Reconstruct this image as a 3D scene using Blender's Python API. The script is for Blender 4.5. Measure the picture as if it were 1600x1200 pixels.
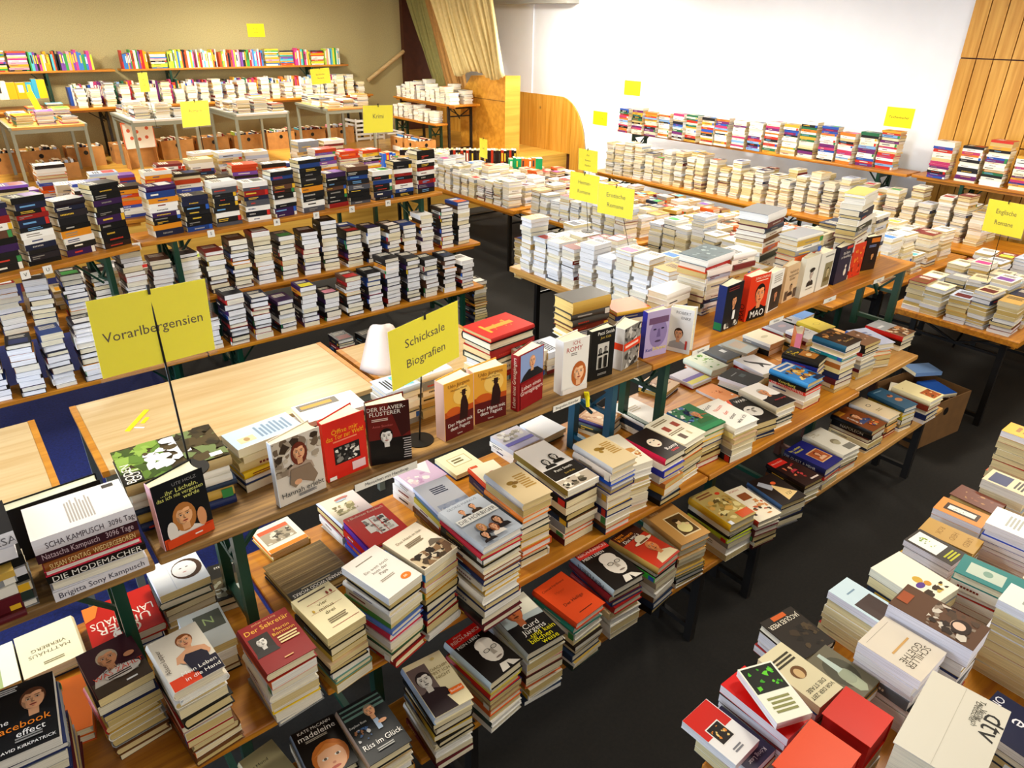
import bpy, math, random
from mathutils import Vector, Matrix
from mathutils.bvhtree import BVHTree

for o in list(bpy.data.objects):
    bpy.data.objects.remove(o)
SC = bpy.context.scene
COLL = SC.collection
PI = math.pi

# ---------------------------------------------------------------- camera
def look_camera():
    cd = bpy.data.cameras.new('camera')
    cd.sensor_width = 36.0
    cd.lens = 1103.0 / 1600.0 * 36.0
    cd.clip_start = 0.05
    ob = bpy.data.objects.new('camera', cd)
    X = (0.77986948, -0.27515936, 0.56221963)
    Y = (-0.62578409, -0.36292241, 0.69042132)
    Z = (0.01406621, -0.89026662, -0.45522246)
    right = Vector((X[0], Y[0], Z[0])); down = Vector((X[1], Y[1], Z[1])); fwd = Vector((X[2], Y[2], Z[2]))
    m = Matrix((( right.x, -down.x, -fwd.x, 0.0), (right.y, -down.y, -fwd.y, 0.0), (right.z, -down.z, -fwd.z, 2.58), (0, 0, 0, 1)))
    ob.matrix_world = m
    COLL.objects.link(ob)
    SC.camera = ob
look_camera()

# ---------------------------------------------------------------- colour management, world, daylight
SC.view_settings.view_transform = 'Standard'
SC.view_settings.look = 'None'
SC.view_settings.gamma = 1.0
SC.view_settings.use_curve_mapping = False
SC.view_settings.exposure = 0.5
W = bpy.data.worlds.new('world'); SC.world = W; W.use_nodes = True
W.node_tree.nodes['Background'].inputs[0].default_value = (0.75, 0.85, 1.0, 1)
W.node_tree.nodes['Background'].inputs[1].default_value = 0.15

def area(name, loc, size, power, col, rot):
    l = bpy.data.lights.new(name, 'AREA'); l.shape = 'RECTANGLE'
    l.size, l.size_y = size; l.energy = power; l.color = col
    o = bpy.data.objects.new(name, l); o.location = loc; o.rotation_euler = rot
    COLL.objects.link(o); return o
# daylight through the tall windows of the left wall; then a warm fill light added behind the camera
area('daylight_window_left', (-3.35, 3.6, 1.9), (8.0, 2.0), 560, (0.74, 0.86, 1.0), (0, math.radians(-90), 0))
area('fill_light_front', (3.2, -3.85, 2.1), (7.0, 1.6), 115, (1.0, 0.9, 0.74), (math.radians(90), 0, 0))
CEILING_LAMPS = [(.9, 2.6), (5.2, 3.2), (2.6, 6.6), (6.2, 5.4), (4.5, 11.0), (1.2, 10.8), (6.9, 1.2), (-1.2, 6.6), (2.9, .6), (7.3, 8.2)]  # last two are unseen extras, added to brighten the front tiers and stage-side wall

# ---------------------------------------------------------------- helpers
def hx(h):
    h = h.lstrip('#')
    v = [int(h[i:i+2], 16) / 255 for i in (0, 2, 4)]
    return tuple(c / 12.92 if c <= 0.04045 else ((c + 0.055) / 1.055) ** 2.4 for c in v)

def nodes(name):
    m = bpy.data.materials.new(name); m.use_nodes = True
    nt = m.node_tree; b = nt.nodes['Principled BSDF']
    return m, nt, b
def N(nt, t, **k):
    n = nt.nodes.new(t)
    for a, v in k.items():
        if a.startswith('i_'): n.inputs[int(a[2:])].default_value = v
        else: setattr(n, a, v)
    return n
def plain(name, col, rough=0.5, metal=0.0, noise=0.0, scale=30, bump=0.0):
    m, nt, b = nodes(name)
    b.inputs['Base Color'].default_value = (*col, 1); b.inputs['Roughness'].default_value = rough; b.inputs['Metallic'].default_value = metal
    if noise or bump:
        tc = N(nt, 'ShaderNodeTexCoord'); nz = N(nt, 'ShaderNodeTexNoise'); nz.inputs['Scale'].default_value = scale; nz.inputs['Detail'].default_value = 6
        nt.links.new(tc.outputs['Object'], nz.inputs['Vector'])
        if noise:
            r = N(nt, 'ShaderNodeMix', data_type='RGBA')
            r.inputs[6].default_value = (*[c * (1 - noise) for c in col], 1); r.inputs[7].default_value = (*[min(1, c * (1 + noise)) for c in col], 1)
            rm = N(nt, 'ShaderNodeMapRange'); rm.inputs[1].default_value = .3; rm.inputs[2].default_value = .7
            nt.links.new(nz.outputs[0], rm.inputs[0]); nt.links.new(rm.outputs[0], r.inputs[0]); nt.links.new(r.outputs[2], b.inputs['Base Color'])
        if bump:
            bp = N(nt, 'ShaderNodeBump'); bp.inputs['Strength'].default_value = bump; bp.inputs['Distance'].default_value = .01
            nt.links.new(nz.outputs[0], bp.inputs['Height']); nt.links.new(bp.outputs[0], b.inputs['Normal'])
    return m
def wood(name, c1, c2, axis=0, scale=6.0, rough=0.35, knots=False):
    m, nt, b = nodes(name)
    tc = N(nt, 'ShaderNodeTexCoord'); mp = N(nt, 'ShaderNodeMapping')
    s = [scale * 3.0] * 3; s[axis] = scale * 0.18; mp.inputs['Scale'].default_value = s
    nz = N(nt, 'ShaderNodeTexNoise'); nz.inputs['Scale'].default_value = 2.2; nz.inputs['Detail'].default_value = 8; nz.inputs['Distortion'].default_value = 0.6
    cr = N(nt, 'ShaderNodeMix', data_type='RGBA'); cr.inputs[6].default_value = (*c1, 1); cr.inputs[7].default_value = (*c2, 1)
    rm = N(nt, 'ShaderNodeMapRange'); rm.inputs[1].default_value = .35; rm.inputs[2].default_value = .65
    L = nt.links.new
    L(tc.outputs['Object'], mp.inputs[0]); L(mp.outputs[0], nz.inputs['Vector']); L(nz.outputs[0], rm.inputs[0]); L(rm.outputs[0], cr.inputs[0])
    out = cr.outputs[2]
    if knots:
        vo = N(nt, 'ShaderNodeTexVoronoi'); vo.inputs['Scale'].default_value = 2.6
        k = N(nt, 'ShaderNodeMapRange'); k.inputs[1].default_value = .03; k.inputs[2].default_value = .09
        kx = N(nt, 'ShaderNodeMix', data_type='RGBA'); kx.inputs[6].default_value = (*[c * .35 for c in c1], 1)
        L(tc.outputs['Object'], vo.inputs['Vector']); L(vo.outputs['Distance'], k.inputs[0]); L(k.outputs[0], kx.inputs[0]); L(out, kx.inputs[7]); out = kx.outputs[2]
    L(out, b.inputs['Base Color']); b.inputs['Roughness'].default_value = rough
    return m

def attr_mat(name, rough, lines=False, sub=None):
    m, nt, b = nodes(name); L = nt.links.new
    at = N(nt, 'ShaderNodeAttribute'); at.attribute_name = 'Col'
    src = at.outputs['Color']
    if lines:
        ge = N(nt, 'ShaderNodeNewGeometry'); mp = N(nt, 'ShaderNodeMapping'); mp.inputs['Scale'].default_value = (6, 6, 420)
        nz = N(nt, 'ShaderNodeTexNoise'); nz.inputs['Scale'].default_value = 1.0; nz.inputs['Detail'].default_value = 3
        rm = N(nt, 'ShaderNodeMapRange'); rm.inputs[1].default_value = .35; rm.inputs[2].default_value = .6; rm.inputs[3].default_value = .80; rm.inputs[4].default_value = 1.0
        mx = N(nt, 'ShaderNodeVectorMath', operation='SCALE')
        L(ge.outputs['Position'], mp.inputs[0]); L(mp.outputs[0], nz.inputs['Vector']); L(nz.outputs[0], rm.inputs[0]); L(src, mx.inputs[0]); L(rm.outputs[0], mx.inputs['Scale'])
        src = mx.outputs[0]
    L(src, b.inputs['Base Color']); b.inputs['Roughness'].default_value = rough
    return m
M = {}
M['cover'] = attr_mat('book_cover', 0.38)
M['cover'].node_tree.nodes['Principled BSDF'].inputs['Specular IOR Level'].default_value = 0.22
M['pages'] = attr_mat('book_pages', 0.85, lines=True)
M['beer_wood'] = wood('varnished_spruce', hx('#cc881e'), hx('#a25f14'), 0, 5, 0.4)
M['pale_wood'] = wood('pale_board', hx('#d2a25a'), hx('#b98440'), 0, 5, 0.35)
M['old_wood'] = wood('weathered_board', hx('#ab8346'), hx('#6f5028'), 0, 7, 0.55, knots=True)
M['beech'] = wood('beech_veneer', hx('#d9bd8c'), hx('#c9a670'), 0, 3, 0.3)
M['beech_edge'] = wood('beech_edge', hx('#d29032'), hx('#b87420'), 0, 4, 0.35)
M['panel'] = wood('pine_panelling', hx('#dba648'), hx('#c28828'), 2, 3, 0.45, knots=True)
M['cabinet'] = wood('honey_cabinet_wood', hx('#dba23c'), hx('#c48a28'), 2, 2, 0.4)
M['parquet'] = wood('stage_parquet', hx('#d6a84c'), hx('#b88a36'), 0, 2, 0.35)
M['green'] = plain('dark_green_steel', hx('#0c3a2a'), 0.35, 0.2)
M['teal'] = plain('petrol_blue_steel', hx('#0d4a63'), 0.35, 0.2)
M['grey'] = plain('grey_tube_steel', hx('#8e9488'), 0.4, 0.2)
M['black'] = plain('black_metal', hx('#141210'), 0.4, 0.3)
M['dark'] = plain('dark_steel', hx('#1d1a18'), 0.45, 0.3)
M['yellow'] = plain('yellow_paper', hx('#fff200'), 0.6)
M['clear'] = None
M['ink'] = plain('printed_ink', hx('#3a2b10'), 0.6)
M['white'] = plain('white_plaster', hx('#eaf0fb'), 0.8, 0, 0.02, 3)
M['fabricwall'] = plain('olive_wall_covering', hx('#b0a476'), 0.95, 0, 0.2, 90, 0.15)
M['ceil'] = plain('ceiling_paint', hx('#a8a8a2'), 0.9)
M['brownwall'] = plain('red_brown_board', hx('#4a2210'), 0.6, 0, .15, 12)
M['card'] = plain('brown_cardboard', hx('#b98244'), 0.85, 0, .12, 14)
M['card_dark'] = plain('dark_cardboard', hx('#6b4a24'), 0.85, 0, .12, 14)
M['label'] = plain('white_label_paper', hx('#e8e6df'), 0.6)
M['curtain'] = plain('gold_stage_cloth', hx('#d9c68c'), 0.85, 0, .08, 20)
M['curtain2'] = plain('olive_stage_cloth', hx('#9a9458'), 0.85, 0, .08, 20)
M['curtain3'] = plain('rust_stage_cloth', hx('#b08448'), 0.85, 0, .1, 20)
M['plastic'] = plain('white_plastic', hx('#d9d8d2'), 0.4)
M['lamp'] = plain('lamp_enamel', hx('#f2f0e8'), 0.4)
def clearm():
    m, nt, b = nodes('clear_film')
    b.inputs['Base Color'].default_value = (1, 1, 1, 1); b.inputs['Roughness'].default_value = .12
    b.inputs['Alpha'].default_value = .03
    return m
M['clear'] = clearm()
BLUE_Y = 2.55
def floor_mat():
    m, nt, b = nodes('short_pile_carpet'); L = nt.links.new
    ge = N(nt, 'ShaderNodeNewGeometry'); nz = N(nt, 'ShaderNodeTexNoise'); nz.inputs['Scale'].default_value = 60; nz.inputs['Detail'].default_value = 8; nz.inputs['Roughness'].default_value = .8
    L(ge.outputs['Position'], nz.inputs['Vector'])
    sp = N(nt, 'ShaderNodeSeparateXYZ'); L(ge.outputs['Position'], sp.inputs[0])
    def step(src, a, bb):
        r = N(nt, 'ShaderNodeMapRange'); r.inputs[1].default_value = a; r.inputs[2].default_value = bb; L(src, r.inputs[0]); return r.outputs[0]
    sa = step(sp.outputs['X'], 1.02, 1.0); sb = step(sp.outputs['Y'], BLUE_Y, BLUE_Y + .02)      # the blue carpet lies left of one seam and beyond the other
    mu = N(nt, 'ShaderNodeMath', operation='MULTIPLY'); L(sa, mu.inputs[0]); L(sb, mu.inputs[1]); sx = mu.outputs[0]
    def tone(c1, c2):
        r = N(nt, 'ShaderNodeMix', data_type='RGBA'); r.inputs[6].default_value = (*c1, 1); r.inputs[7].default_value = (*c2, 1)
        rm = N(nt, 'ShaderNodeMapRange'); rm.inputs[1].default_value = .35; rm.inputs[2].default_value = .7
        L(nz.outputs[0], rm.inputs[0]); L(rm.outputs[0], r.inputs[0]); return r.outputs[2]
    grey = tone(hx('#0c0a08'), hx('#1e1a14')); blue = tone(hx('#060e40'), hx('#10267c'))
    mx = N(nt, 'ShaderNodeMix', data_type='RGBA'); L(sx, mx.inputs[0]); L(grey, mx.inputs[6]); L(blue, mx.inputs[7])
    L(mx.outputs[2], b.inputs['Base Color']); b.inputs['Roughness'].default_value = .95
    return m
M['floor'] = floor_mat()

class MB:
    def __init__(s): s.v = []; s.f = []; s.c = []; s.m = []
    def add(s, vs, fs, col=(1, 1, 1), mat=0, T=None):
        n = len(s.v)
        s.v += [tuple(T @ Vector(v)) for v in vs] if T is not None else [tuple(v) for v in vs]
        s.f += [tuple(i + n for i in f) for f in fs]
        s.c += [col] * len(fs); s.m += [mat] * len(fs)
    def box(s, x0, x1, y0, y1, z0, z1, col=(1, 1, 1), mat=0, T=None):
        vs = [(x0, y0, z0), (x1, y0, z0), (x1, y1, z0), (x0, y1, z0), (x0, y0, z1), (x1, y0, z1), (x1, y1, z1), (x0, y1, z1)]
        s.add(vs, [(0, 3, 2, 1), (4, 5, 6, 7), (0, 1, 5, 4), (1, 2, 6, 5), (2, 3, 7, 6), (3, 0, 4, 7)], col, mat, T)
    def bar(s, a, b, w, h=None, col=(1, 1, 1), mat=0):
        a = Vector(a); b = Vector(b); h = h or w; d = b - a; L = d.length; d.normalize()
        up = Vector((0, 0, 1)) if abs(d.z) < .95 else Vector((0, 1, 0))
        x = d.cross(up).normalized(); y = x.cross(d).normalized()
        T = Matrix(((x.x, y.x, d.x, a.x), (x.y, y.y, d.y, a.y), (x.z, y.z, d.z, a.z), (0, 0, 0, 1)))
        s.box(-w/2, w/2, -h/2, h/2, 0, L, col, mat, T)
    def prism(s, pts, z0, z1, col=(1, 1, 1), mat=0, T=None):
        n = len(pts)
        s.add([(x, y, z0) for x, y in pts] + [(x, y, z1) for x, y in pts],
              [tuple(range(n))[::-1], tuple(range(n, 2 * n))] + [(i, (i + 1) % n, n + (i + 1) % n, n + i) for i in range(n)], col, mat, T)
    def cyl(s, a, b, r, n=12, col=(1, 1, 1), mat=0, r2=None):
        a = Vector(a); b = Vector(b); d = b - a; L = d.length; d.normalize()
        up = Vector((0, 0, 1)) if abs(d.z) < .95 else Vector((0, 1, 0))
        x = d.cross(up).normalized(); y = x.cross(d).normalized(); r2 = r if r2 is None else r2
        vs = [a + (x * math.cos(2*PI*i/n) + y * math.sin(2*PI*i/n)) * r for i in range(n)] + [b + (x * math.cos(2*PI*i/n) + y * math.sin(2*PI*i/n)) * r2 for i in range(n)]
        s.add(vs, [tuple(range(n)), tuple(range(n, 2*n))[::-1]] + [(i, n + i, n + (i+1) % n, (i+1) % n) for i in range(n)], col, mat)
    def build(s, name, mats, parent=None, bevel=0, attr=False, smooth=False):
        me = bpy.data.meshes.new(name); me.from_pydata(s.v, [], s.f)
        mats = mats if isinstance(mats, (list, tuple)) else [mats]
        for m in mats: me.materials.append(m)
        if len(mats) > 1: me.polygons.foreach_set('material_index', s.m)
        if attr:
            ca = me.color_attributes.new('Col', 'FLOAT_COLOR', 'CORNER')
            buf = []
            for p, c in zip(s.f, s.c): buf += list((c[0], c[1], c[2], 1.0)) * len(p)
            ca.data.foreach_set('color', buf)
        if smooth: me.polygons.foreach_set('use_smooth', [True] * len(s.f))
        me.update()
        o = bpy.data.objects.new(name, me); COLL.objects.link(o)
        if parent is not None: o.parent = parent
        if bevel:
            b = o.modifiers.new('bevel', 'BEVEL'); b.width = bevel; b.segments = 2; b.limit_method = 'ANGLE'
        return o
def tag(o, label=None, cat=None, group=None, kind=None):
    if label: o['label'] = label
    if cat: o['category'] = cat
    if group: o['group'] = group
    if kind: o['kind'] = kind
    return o
def empty(name, loc=(0, 0, 0), rz=0.0):
    o = bpy.data.objects.new(name, None); o.empty_display_size = .1
    o.location = loc; o.rotation_euler = (0, 0, rz); COLL.objects.link(o); return o

TXT = {}
def text_mesh(s):
    if s in TXT: return TXT[s]
    cu = bpy.data.curves.new('lettering', 'FONT'); cu.body = s; cu.size = 1.0; cu.resolution_u = 2; cu.align_x = 'CENTER'; cu.align_y = 'CENTER'
    ob = bpy.data.objects.new('lettering', cu)
    me = bpy.data.meshes.new_from_object(ob)
    vs = [tuple(v.co) for v in me.vertices]; fs = [tuple(p.vertices) for p in me.polygons]
    bpy.data.objects.remove(ob); bpy.data.curves.remove(cu); bpy.data.meshes.remove(me)
    if vs:
        w = max(v[0] for v in vs) - min(v[0] for v in vs)
    else: w = 1
    TXT[s] = (vs, fs, w); return TXT[s]

# ---------------------------------------------------------------- cover pictures: flat printed shapes on a cover of size w x l at height z
def draw(mb, art, w, l, z, T, mat=0):
    """u runs 0..1 from spine to fore-edge, v 0..1 from foot to head; radii and sizes are in cover widths"""
    zz = [z + .00025]
    m = .012
    def put(pts, col, fs=None):
        vs = []
        for (x, y) in pts:
            x = min(max(x, -w/2 + m*w), w/2 - m*w*.3); y = min(max(y, -l/2 + m*w*.3), l/2 - m*w*.3)
            vs.append((x, y, zz[0]))
        mb.add(vs, fs or [tuple(range(len(pts)))], hx(col), mat, T); zz[0] += .00012
    P = lambda u, v: ((u - .5) * w, (v - .5) * l)
    def ell(u, v, ru, rv, col, n=18, rot=0):
        cx, cy = P(u, v)
        put([(cx + w*(ru*math.cos(2*PI*i/n)*math.cos(rot) - rv*math.sin(2*PI*i/n)*math.sin(rot)), cy + w*(ru*math.cos(2*PI*i/n)*math.sin(rot) + rv*math.sin(2*PI*i/n)*math.cos(rot))) for i in range(n)], col)
    k = l / w
    for a in art:
        t = a[0]
        if t == 'r': put([P(a[1], a[2]), P(a[3], a[2]), P(a[3], a[4]), P(a[1], a[4])], a[5])
        elif t == 'e': ell(a[1], a[2], a[3], a[4], a[5])
        elif t == 'p': put([P(*q) for q in a[1]], a[2])
        elif t == 't':
            _, s, u, v, size, col = a[:6]; rot = math.radians(a[6]) if len(a) > 6 else 0; mw = a[7] if len(a) > 7 else .9
            vs, fs, tw = text_mesh(s); sc = size * w * 1.25; sx = min(1.0, mw * w / (tw * sc)) * sc
            cx, cy = P(u, v); c, s_ = math.cos(rot), math.sin(rot)
            pts = [(cx + x*sx*c - y*sc*s_, cy + x*sx*s_ + y*sc*c) for x, y, _z in vs]
            put(pts, col, fs)
        elif t == 'l':   # small print: rows of short dashes
            _, u0, v0, u1, v1, n, col = a
            rr = random.Random(n)
            for i in range(n):
                v = v1 + (v0 - v1) * (i + .5) / n; h = .28 * (v1 - v0) / n; e = u1 - rr.random() * .25 * (u1 - u0)
                put([P(u0, v - h), P(e, v - h), P(e, v + h), P(u0, v + h)], col); zz[0] -= .00012
            zz[0] += .00012
        elif t == 'f':   # head and shoulders
            _, u, v, s, skin, hair, shirt, longhair = a
            dv = lambda q: v + q * s / k
            put([P(u - 1.9*s, dv(-3.0)), P(u + 1.9*s, dv(-3.0)), P(u + 1.6*s, dv(-1.9)), P(u + .5*s, dv(-1.35)), P(u - .5*s, dv(-1.35)), P(u - 1.6*s, dv(-1.9))], shirt)
            if longhair: ell(u, dv(-.2), 1.15*s, 1.7*s, hair)
            put([P(u - .35*s, dv(-1.7)), P(u + .35*s, dv(-1.7)), P(u + .38*s, dv(-.7)), P(u - .38*s, dv(-.7))], skin)
            if hair != skin and not longhair: ell(u, dv(.22), .92*s, 1.1*s, hair)
            ell(u, dv(0), .8*s, 1.08*s, skin)
            if hair != skin:
                put([P(u - .8*s, dv(.35)), P(u - .5*s, dv(.78)), P(u + .1*s, dv(.62)), P(u + .8*s, dv(.3)), P(u + .72*s, dv(.85)), P(u, dv(1.3)), P(u - .72*s, dv(.9))], hair)
            dk = '#2a1710'
            tone = lambda h, f: '#%02x%02x%02x' % tuple(min(255, int(int(h[i:i+2], 16) * f)) for i in (1, 3, 5))
            ell(u + .16*s, dv(-.08), .58*s, .88*s, tone(skin, 1.08)); ell(u + .3*s, dv(.62), .34*s, .2*s, tone(skin, 1.14), 12)
            put([P(u - .78*s, dv(.1)), P(u - .55*s, dv(-.1)), P(u - .5*s, dv(-.7)), P(u - .1*s, dv(-1.05)), P(u - .45*s, dv(-.9)), P(u - .72*s, dv(-.5))], tone(skin, .78))
            for sg in (-1, 1):
                ell(u + sg*.33*s, dv(.14), .19*s, .11*s, tone(skin, .72), 10); ell(u + sg*.33*s, dv(.11), .15*s, .06*s, '#ece4d8', 10); ell(u + sg*.33*s, dv(.11), .075*s, .075*s, dk, 8)
                put([P(u + sg*.13*s, dv(.32)), P(u + sg*.53*s, dv(.34)), P(u + sg*.5*s, dv(.40)), P(u + sg*.14*s, dv(.39))][::sg], tone(hair, .7) if hair != skin else tone(skin, .5))
            put([P(u - .07*s, dv(.12)), P(u + .0*s, dv(.12)), P(u - .02*s, dv(-.26)), P(u - .15*s, dv(-.24))], tone(skin, .78))
            ell(u, dv(-.29), .13*s, .05*s, tone(skin, .62), 8)
            ell(u, dv(-.58), .27*s, .085*s, '#a84438' if skin[1] in 'de' else tone(skin, .55), 12); put([P(u - .22*s, dv(-.57)), P(u + .22*s, dv(-.57)), P(u + .2*s, dv(-.6)), P(u - .2*s, dv(-.6))], tone(skin, .4))
            ell(u, dv(-.8), .12*s, .05*s, tone(skin, .85), 8)
        elif t == 'n':   # mottled picture: scattered leaf-like patches
            _, u0, v0, u1, v1, n, cols = a
            rr = random.Random(n * 7 + len(cols))
            for i in range(n):
                uu = u0 + rr.random()*(u1-u0); vv = v0 + rr.random()*(v1-v0); r = (.03 + .07*rr.random()) * (u1-u0) * 1.3
                q = []
                for j in range(7):
                    an = 2*PI*j/7; e = r * (.5 + rr.random()); x = min(max(uu + e*math.cos(an), u0), u1); y = min(max(vv + e*math.sin(an)/k, v0), v1); q.append(P(x, y))
                put(q, cols[i % len(cols)])
                zz[0] -= .00009

# ---------------------------------------------------------------- books
def book_parts(mc, mp, B, mat_c=0, mat_p=0, fine=True):
    w, l, t = B['w'], B['l'], B['t']; T = B['T']
    cov, spn, pg = hx(B['cover']), hx(B['spine']), hx(B['pages'])
    if B.get('open'):            # stands open like a tent: front board, spine and a back board swung away, leaves fanned between
        b = .0025; al = B['open']
        mc.box(-w/2, w/2, -l/2, l/2, t - b, t, cov, mat_c, T)
        mc.box(-w/2 - .002, -w/2, -l/2, l/2, 0, t, spn, mat_c, T)
        R = T @ Matrix.Translation((-w/2, 0, 0)) @ Matrix.Rotation(al, 4, 'Y')
        mc.box(0, w, -l/2, l/2, 0, b, cov, mat_c, R)
        q = .005; y0, y1 = -l/2 + .004, l/2 - .004
        xe = w - q; bx, bz = xe * math.cos(al), -xe * math.sin(al)
        mid = [( .55, .35), (.97, .5), (.55, .65)]
        p0 = (-w/2 + .001, b + .0005); p1 = (-w/2 + bx, bz + b + .0005); p2 = (w/2 - q, t - b - .0005); p3 = (-w/2 + .001, t - b - .0005)
        n = 5; prof = [p0, p1]
        for i in range(1, n):
            f = i / n; prof.append((p1[0] + (p2[0]-p1[0])*f - .006*math.sin(PI*f), p1[1] + (p2[1]-p1[1])*f))
        prof += [p2, p3]
        vs = [(x, y0, z) for x, z in prof] + [(x, y1, z) for x, z in prof]; k = len(prof)
        mp.add(vs, [tuple(range(k))[::-1], tuple(range(k, 2*k))] + [(i, (i+1) % k, k + (i+1) % k, k + i) for i in range(k)], pg, mat_p, T)
    elif B['hard']:
        b = .0028
        mc.box(-w/2, w/2, -l/2, l/2, 0, b, cov, mat_c, T); mc.box(-w/2, w/2, -l/2, l/2, t - b, t, cov, mat_c, T)
        if fine:
            n = 6; bul = min(.007, t * .22)
            out = [(-w/2 - bul * math.sin(PI*i/n), t * i / n) for i in range(n + 1)]; inn = [(x + .0025, min(max(z, b), t - b)) for x, z in out]
            vs = [(x, -l/2, z) for x, z in out] + [(x, l/2, z) for x, z in out] + [(x, -l/2, z) for x, z in inn] + [(x, l/2, z) for x, z in inn]; k = n + 1
            fs = []
            for i in range(n): fs += [(i, i+1, k+i+1, k+i), (2*k+i, 3*k+i, 3*k+i+1, 2*k+i+1), (i, 2*k+i, 2*k+i+1, i+1), (k+i, k+i+1, 3*k+i+1, 3*k+i)]
            mc.add(vs, fs, spn, mat_c, T)
            q = .004; y0, y1 = -l/2 + q, l/2 - q; x0, x1 = -w/2 + .0005, w/2 - q
            prof = [(x0, b), (x1, b), (x1 - .004, t*.35), (x1 - .005, t*.5), (x1 - .004, t*.65), (x1, t - b), (x0, t - b), (x0 - bul*.5, t*.5)]
            vs = [(x, y0, z) for x, z in prof] + [(x, y1, z) for x, z in prof]; k = len(prof)
            mp.add(vs, [tuple(range(k))[::-1], tuple(range(k, 2*k))] + [(i, (i+1) % k, k + (i+1) % k, k + i) for i in range(k)], pg, mat_p, T)
        else:
            mc.box(-w/2 - .004, -w/2, -l/2, l/2, 0, t, spn, mat_c, T)
            mp.box(-w/2, w/2 - .004, -l/2 + .004, l/2 - .004, b, t - b, pg, mat_p, T)
    else:
        b = .0009
        mc.box(-w/2, w/2, -l/2, l/2, 0, b, cov, mat_c, T); mc.box(-w/2, w/2, -l/2, l/2, t - b, t, cov, mat_c, T)
        mc.box(-w/2 - .001, -w/2, -l/2, l/2, 0, t, spn, mat_c, T)
        mp.box(-w/2, w/2 - .0006, -l/2 + .0005, l/2 - .0005, b, t - b, pg, mat_p, T)
    if B.get('art'): draw(mc, B['art'], w, l, t, T, mat_c)
    if B.get('sp'):              # lettering or bands on the spine, facing local -x
        bul = (min(.007, t*.22) if (fine and B['hard']) else (.004 if B['hard'] else .001)) if not B.get('open') else .002
        d = -1 if B.get('spdir', 1) < 0 else 1
        # local frame on the spine: u along the length, v across the thickness
        S = T @ Matrix.Translation((-w/2 - bul, 0, t/2)) @ Matrix(((0, 0, -1, 0), (-d, 0, 0, 0), (0, d, 0, 0), (0, 0, 0, 1)))
        draw(mc, B['sp'], l, t * .98, 0.0003, S, mat_c)

BOOKS = []
CREAM = ['#e6d6ac', '#e8dcb8', '#d8c28a', '#e9e2d0', '#cdb474', '#e4dac0', '#ebe7de']
WHITEP = ['#f4f3f0', '#efeae0', '#f3f0e6', '#e9dfc4', '#f6f5f4']
PAL = {
 'mix': ['#e9e6df', '#d8cfb8', '#151515', '#1d2a5c', '#a31f1a', '#6d4423', '#8b8d90', '#efece4', '#c9a44a', '#2c3a34', '#e8e4da', '#20304a', '#5a1720', '#d9632a', '#f2f0ea'],
 'crime': ['#0f0f10', '#121214', '#18181c', '#0f0f12', '#1c1a1a', '#14161c', '#101012', '#101012', '#16161a', '#1a1f38', '#8c1a18', '#e8e6e2', '#242026', '#2b1d17', '#5a3a2a', '#d98a1e', '#1b3a7a', '#efeeea', '#0f0f0f', '#4a4a52', '#341a4a'],
 'pale': ['#e9e7e4', '#efece0', '#dfd6b8', '#cfd6e4', '#e4dccb', '#f3f1ec', '#d9c9a4', '#b7c3d8', '#f0ece2', '#c8a25a', '#8a8f96', '#7a2c28', '#26324f'],
 'bright': ['#d9408a', '#7a4aa0', '#e8a21e', '#3c9a4a', '#3d7cc4', '#f0e23a', '#e8e6e2', '#e2552a', '#58b8c8', '#f2ece0', '#20242c', '#b8d24a', '#e89ab0', '#c42a2a'],
 'shelf': ['#efece6', '#e6dcc4', '#c2382c', '#2f52a8', '#e9e7e2', '#d8a03a', '#6a2c6a', '#efe7cc', '#242428', '#b43a6a', '#7fa8d8', '#f1f0ec', '#e0772e', '#2c6a4a', '#f3eedc'],
 'orange': ['#e2601a', '#d98a1e', '#2a1d18', '#b03a18', '#e8e2d4', '#3a4a9a', '#e9c23a', '#c8401a', '#7a4aa0', '#dcd8cf'],
}
NAMES = [('black', 0, 0, 0), ('white', 235, 232, 228), ('cream', 230, 218, 185), ('grey', 140, 142, 145), ('dark blue', 28, 42, 95), ('blue', 60, 110, 200), ('red', 180, 32, 28), ('brown', 105, 68, 38), ('orange', 225, 110, 35), ('yellow', 230, 205, 60), ('green', 50, 120, 70), ('purple', 110, 60, 130), ('pink', 215, 80, 140)]
def colour_name(h):
    h = h.lstrip('#'); c = [int(h[i:i+2], 16) for i in (0, 2, 4)]
    return min(NAMES, key=lambda n: sum((a - b) ** 2 for a, b in zip(c, n[1:])))[0]
ORD = ['', 'first', 'second', 'third', 'fourth', 'fifth', 'sixth', 'seventh', 'eighth', 'ninth', 'tenth', 'eleventh', 'twelfth', 'thirteenth', 'fourteenth', 'fifteenth', 'sixteenth', 'seventeenth', 'eighteenth', 'nineteenth', 'twentieth',
       'twenty-first', 'twenty-second', 'twenty-third', 'twenty-fourth', 'twenty-fifth', 'twenty-sixth', 'twenty-seventh', 'twenty-eighth', 'twenty-ninth', 'thirtieth']
def place(x, y, z, deg):
    return Matrix.Translation((x, y, z)) @ Matrix.Rotation(math.radians(deg), 4, 'Z')

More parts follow.
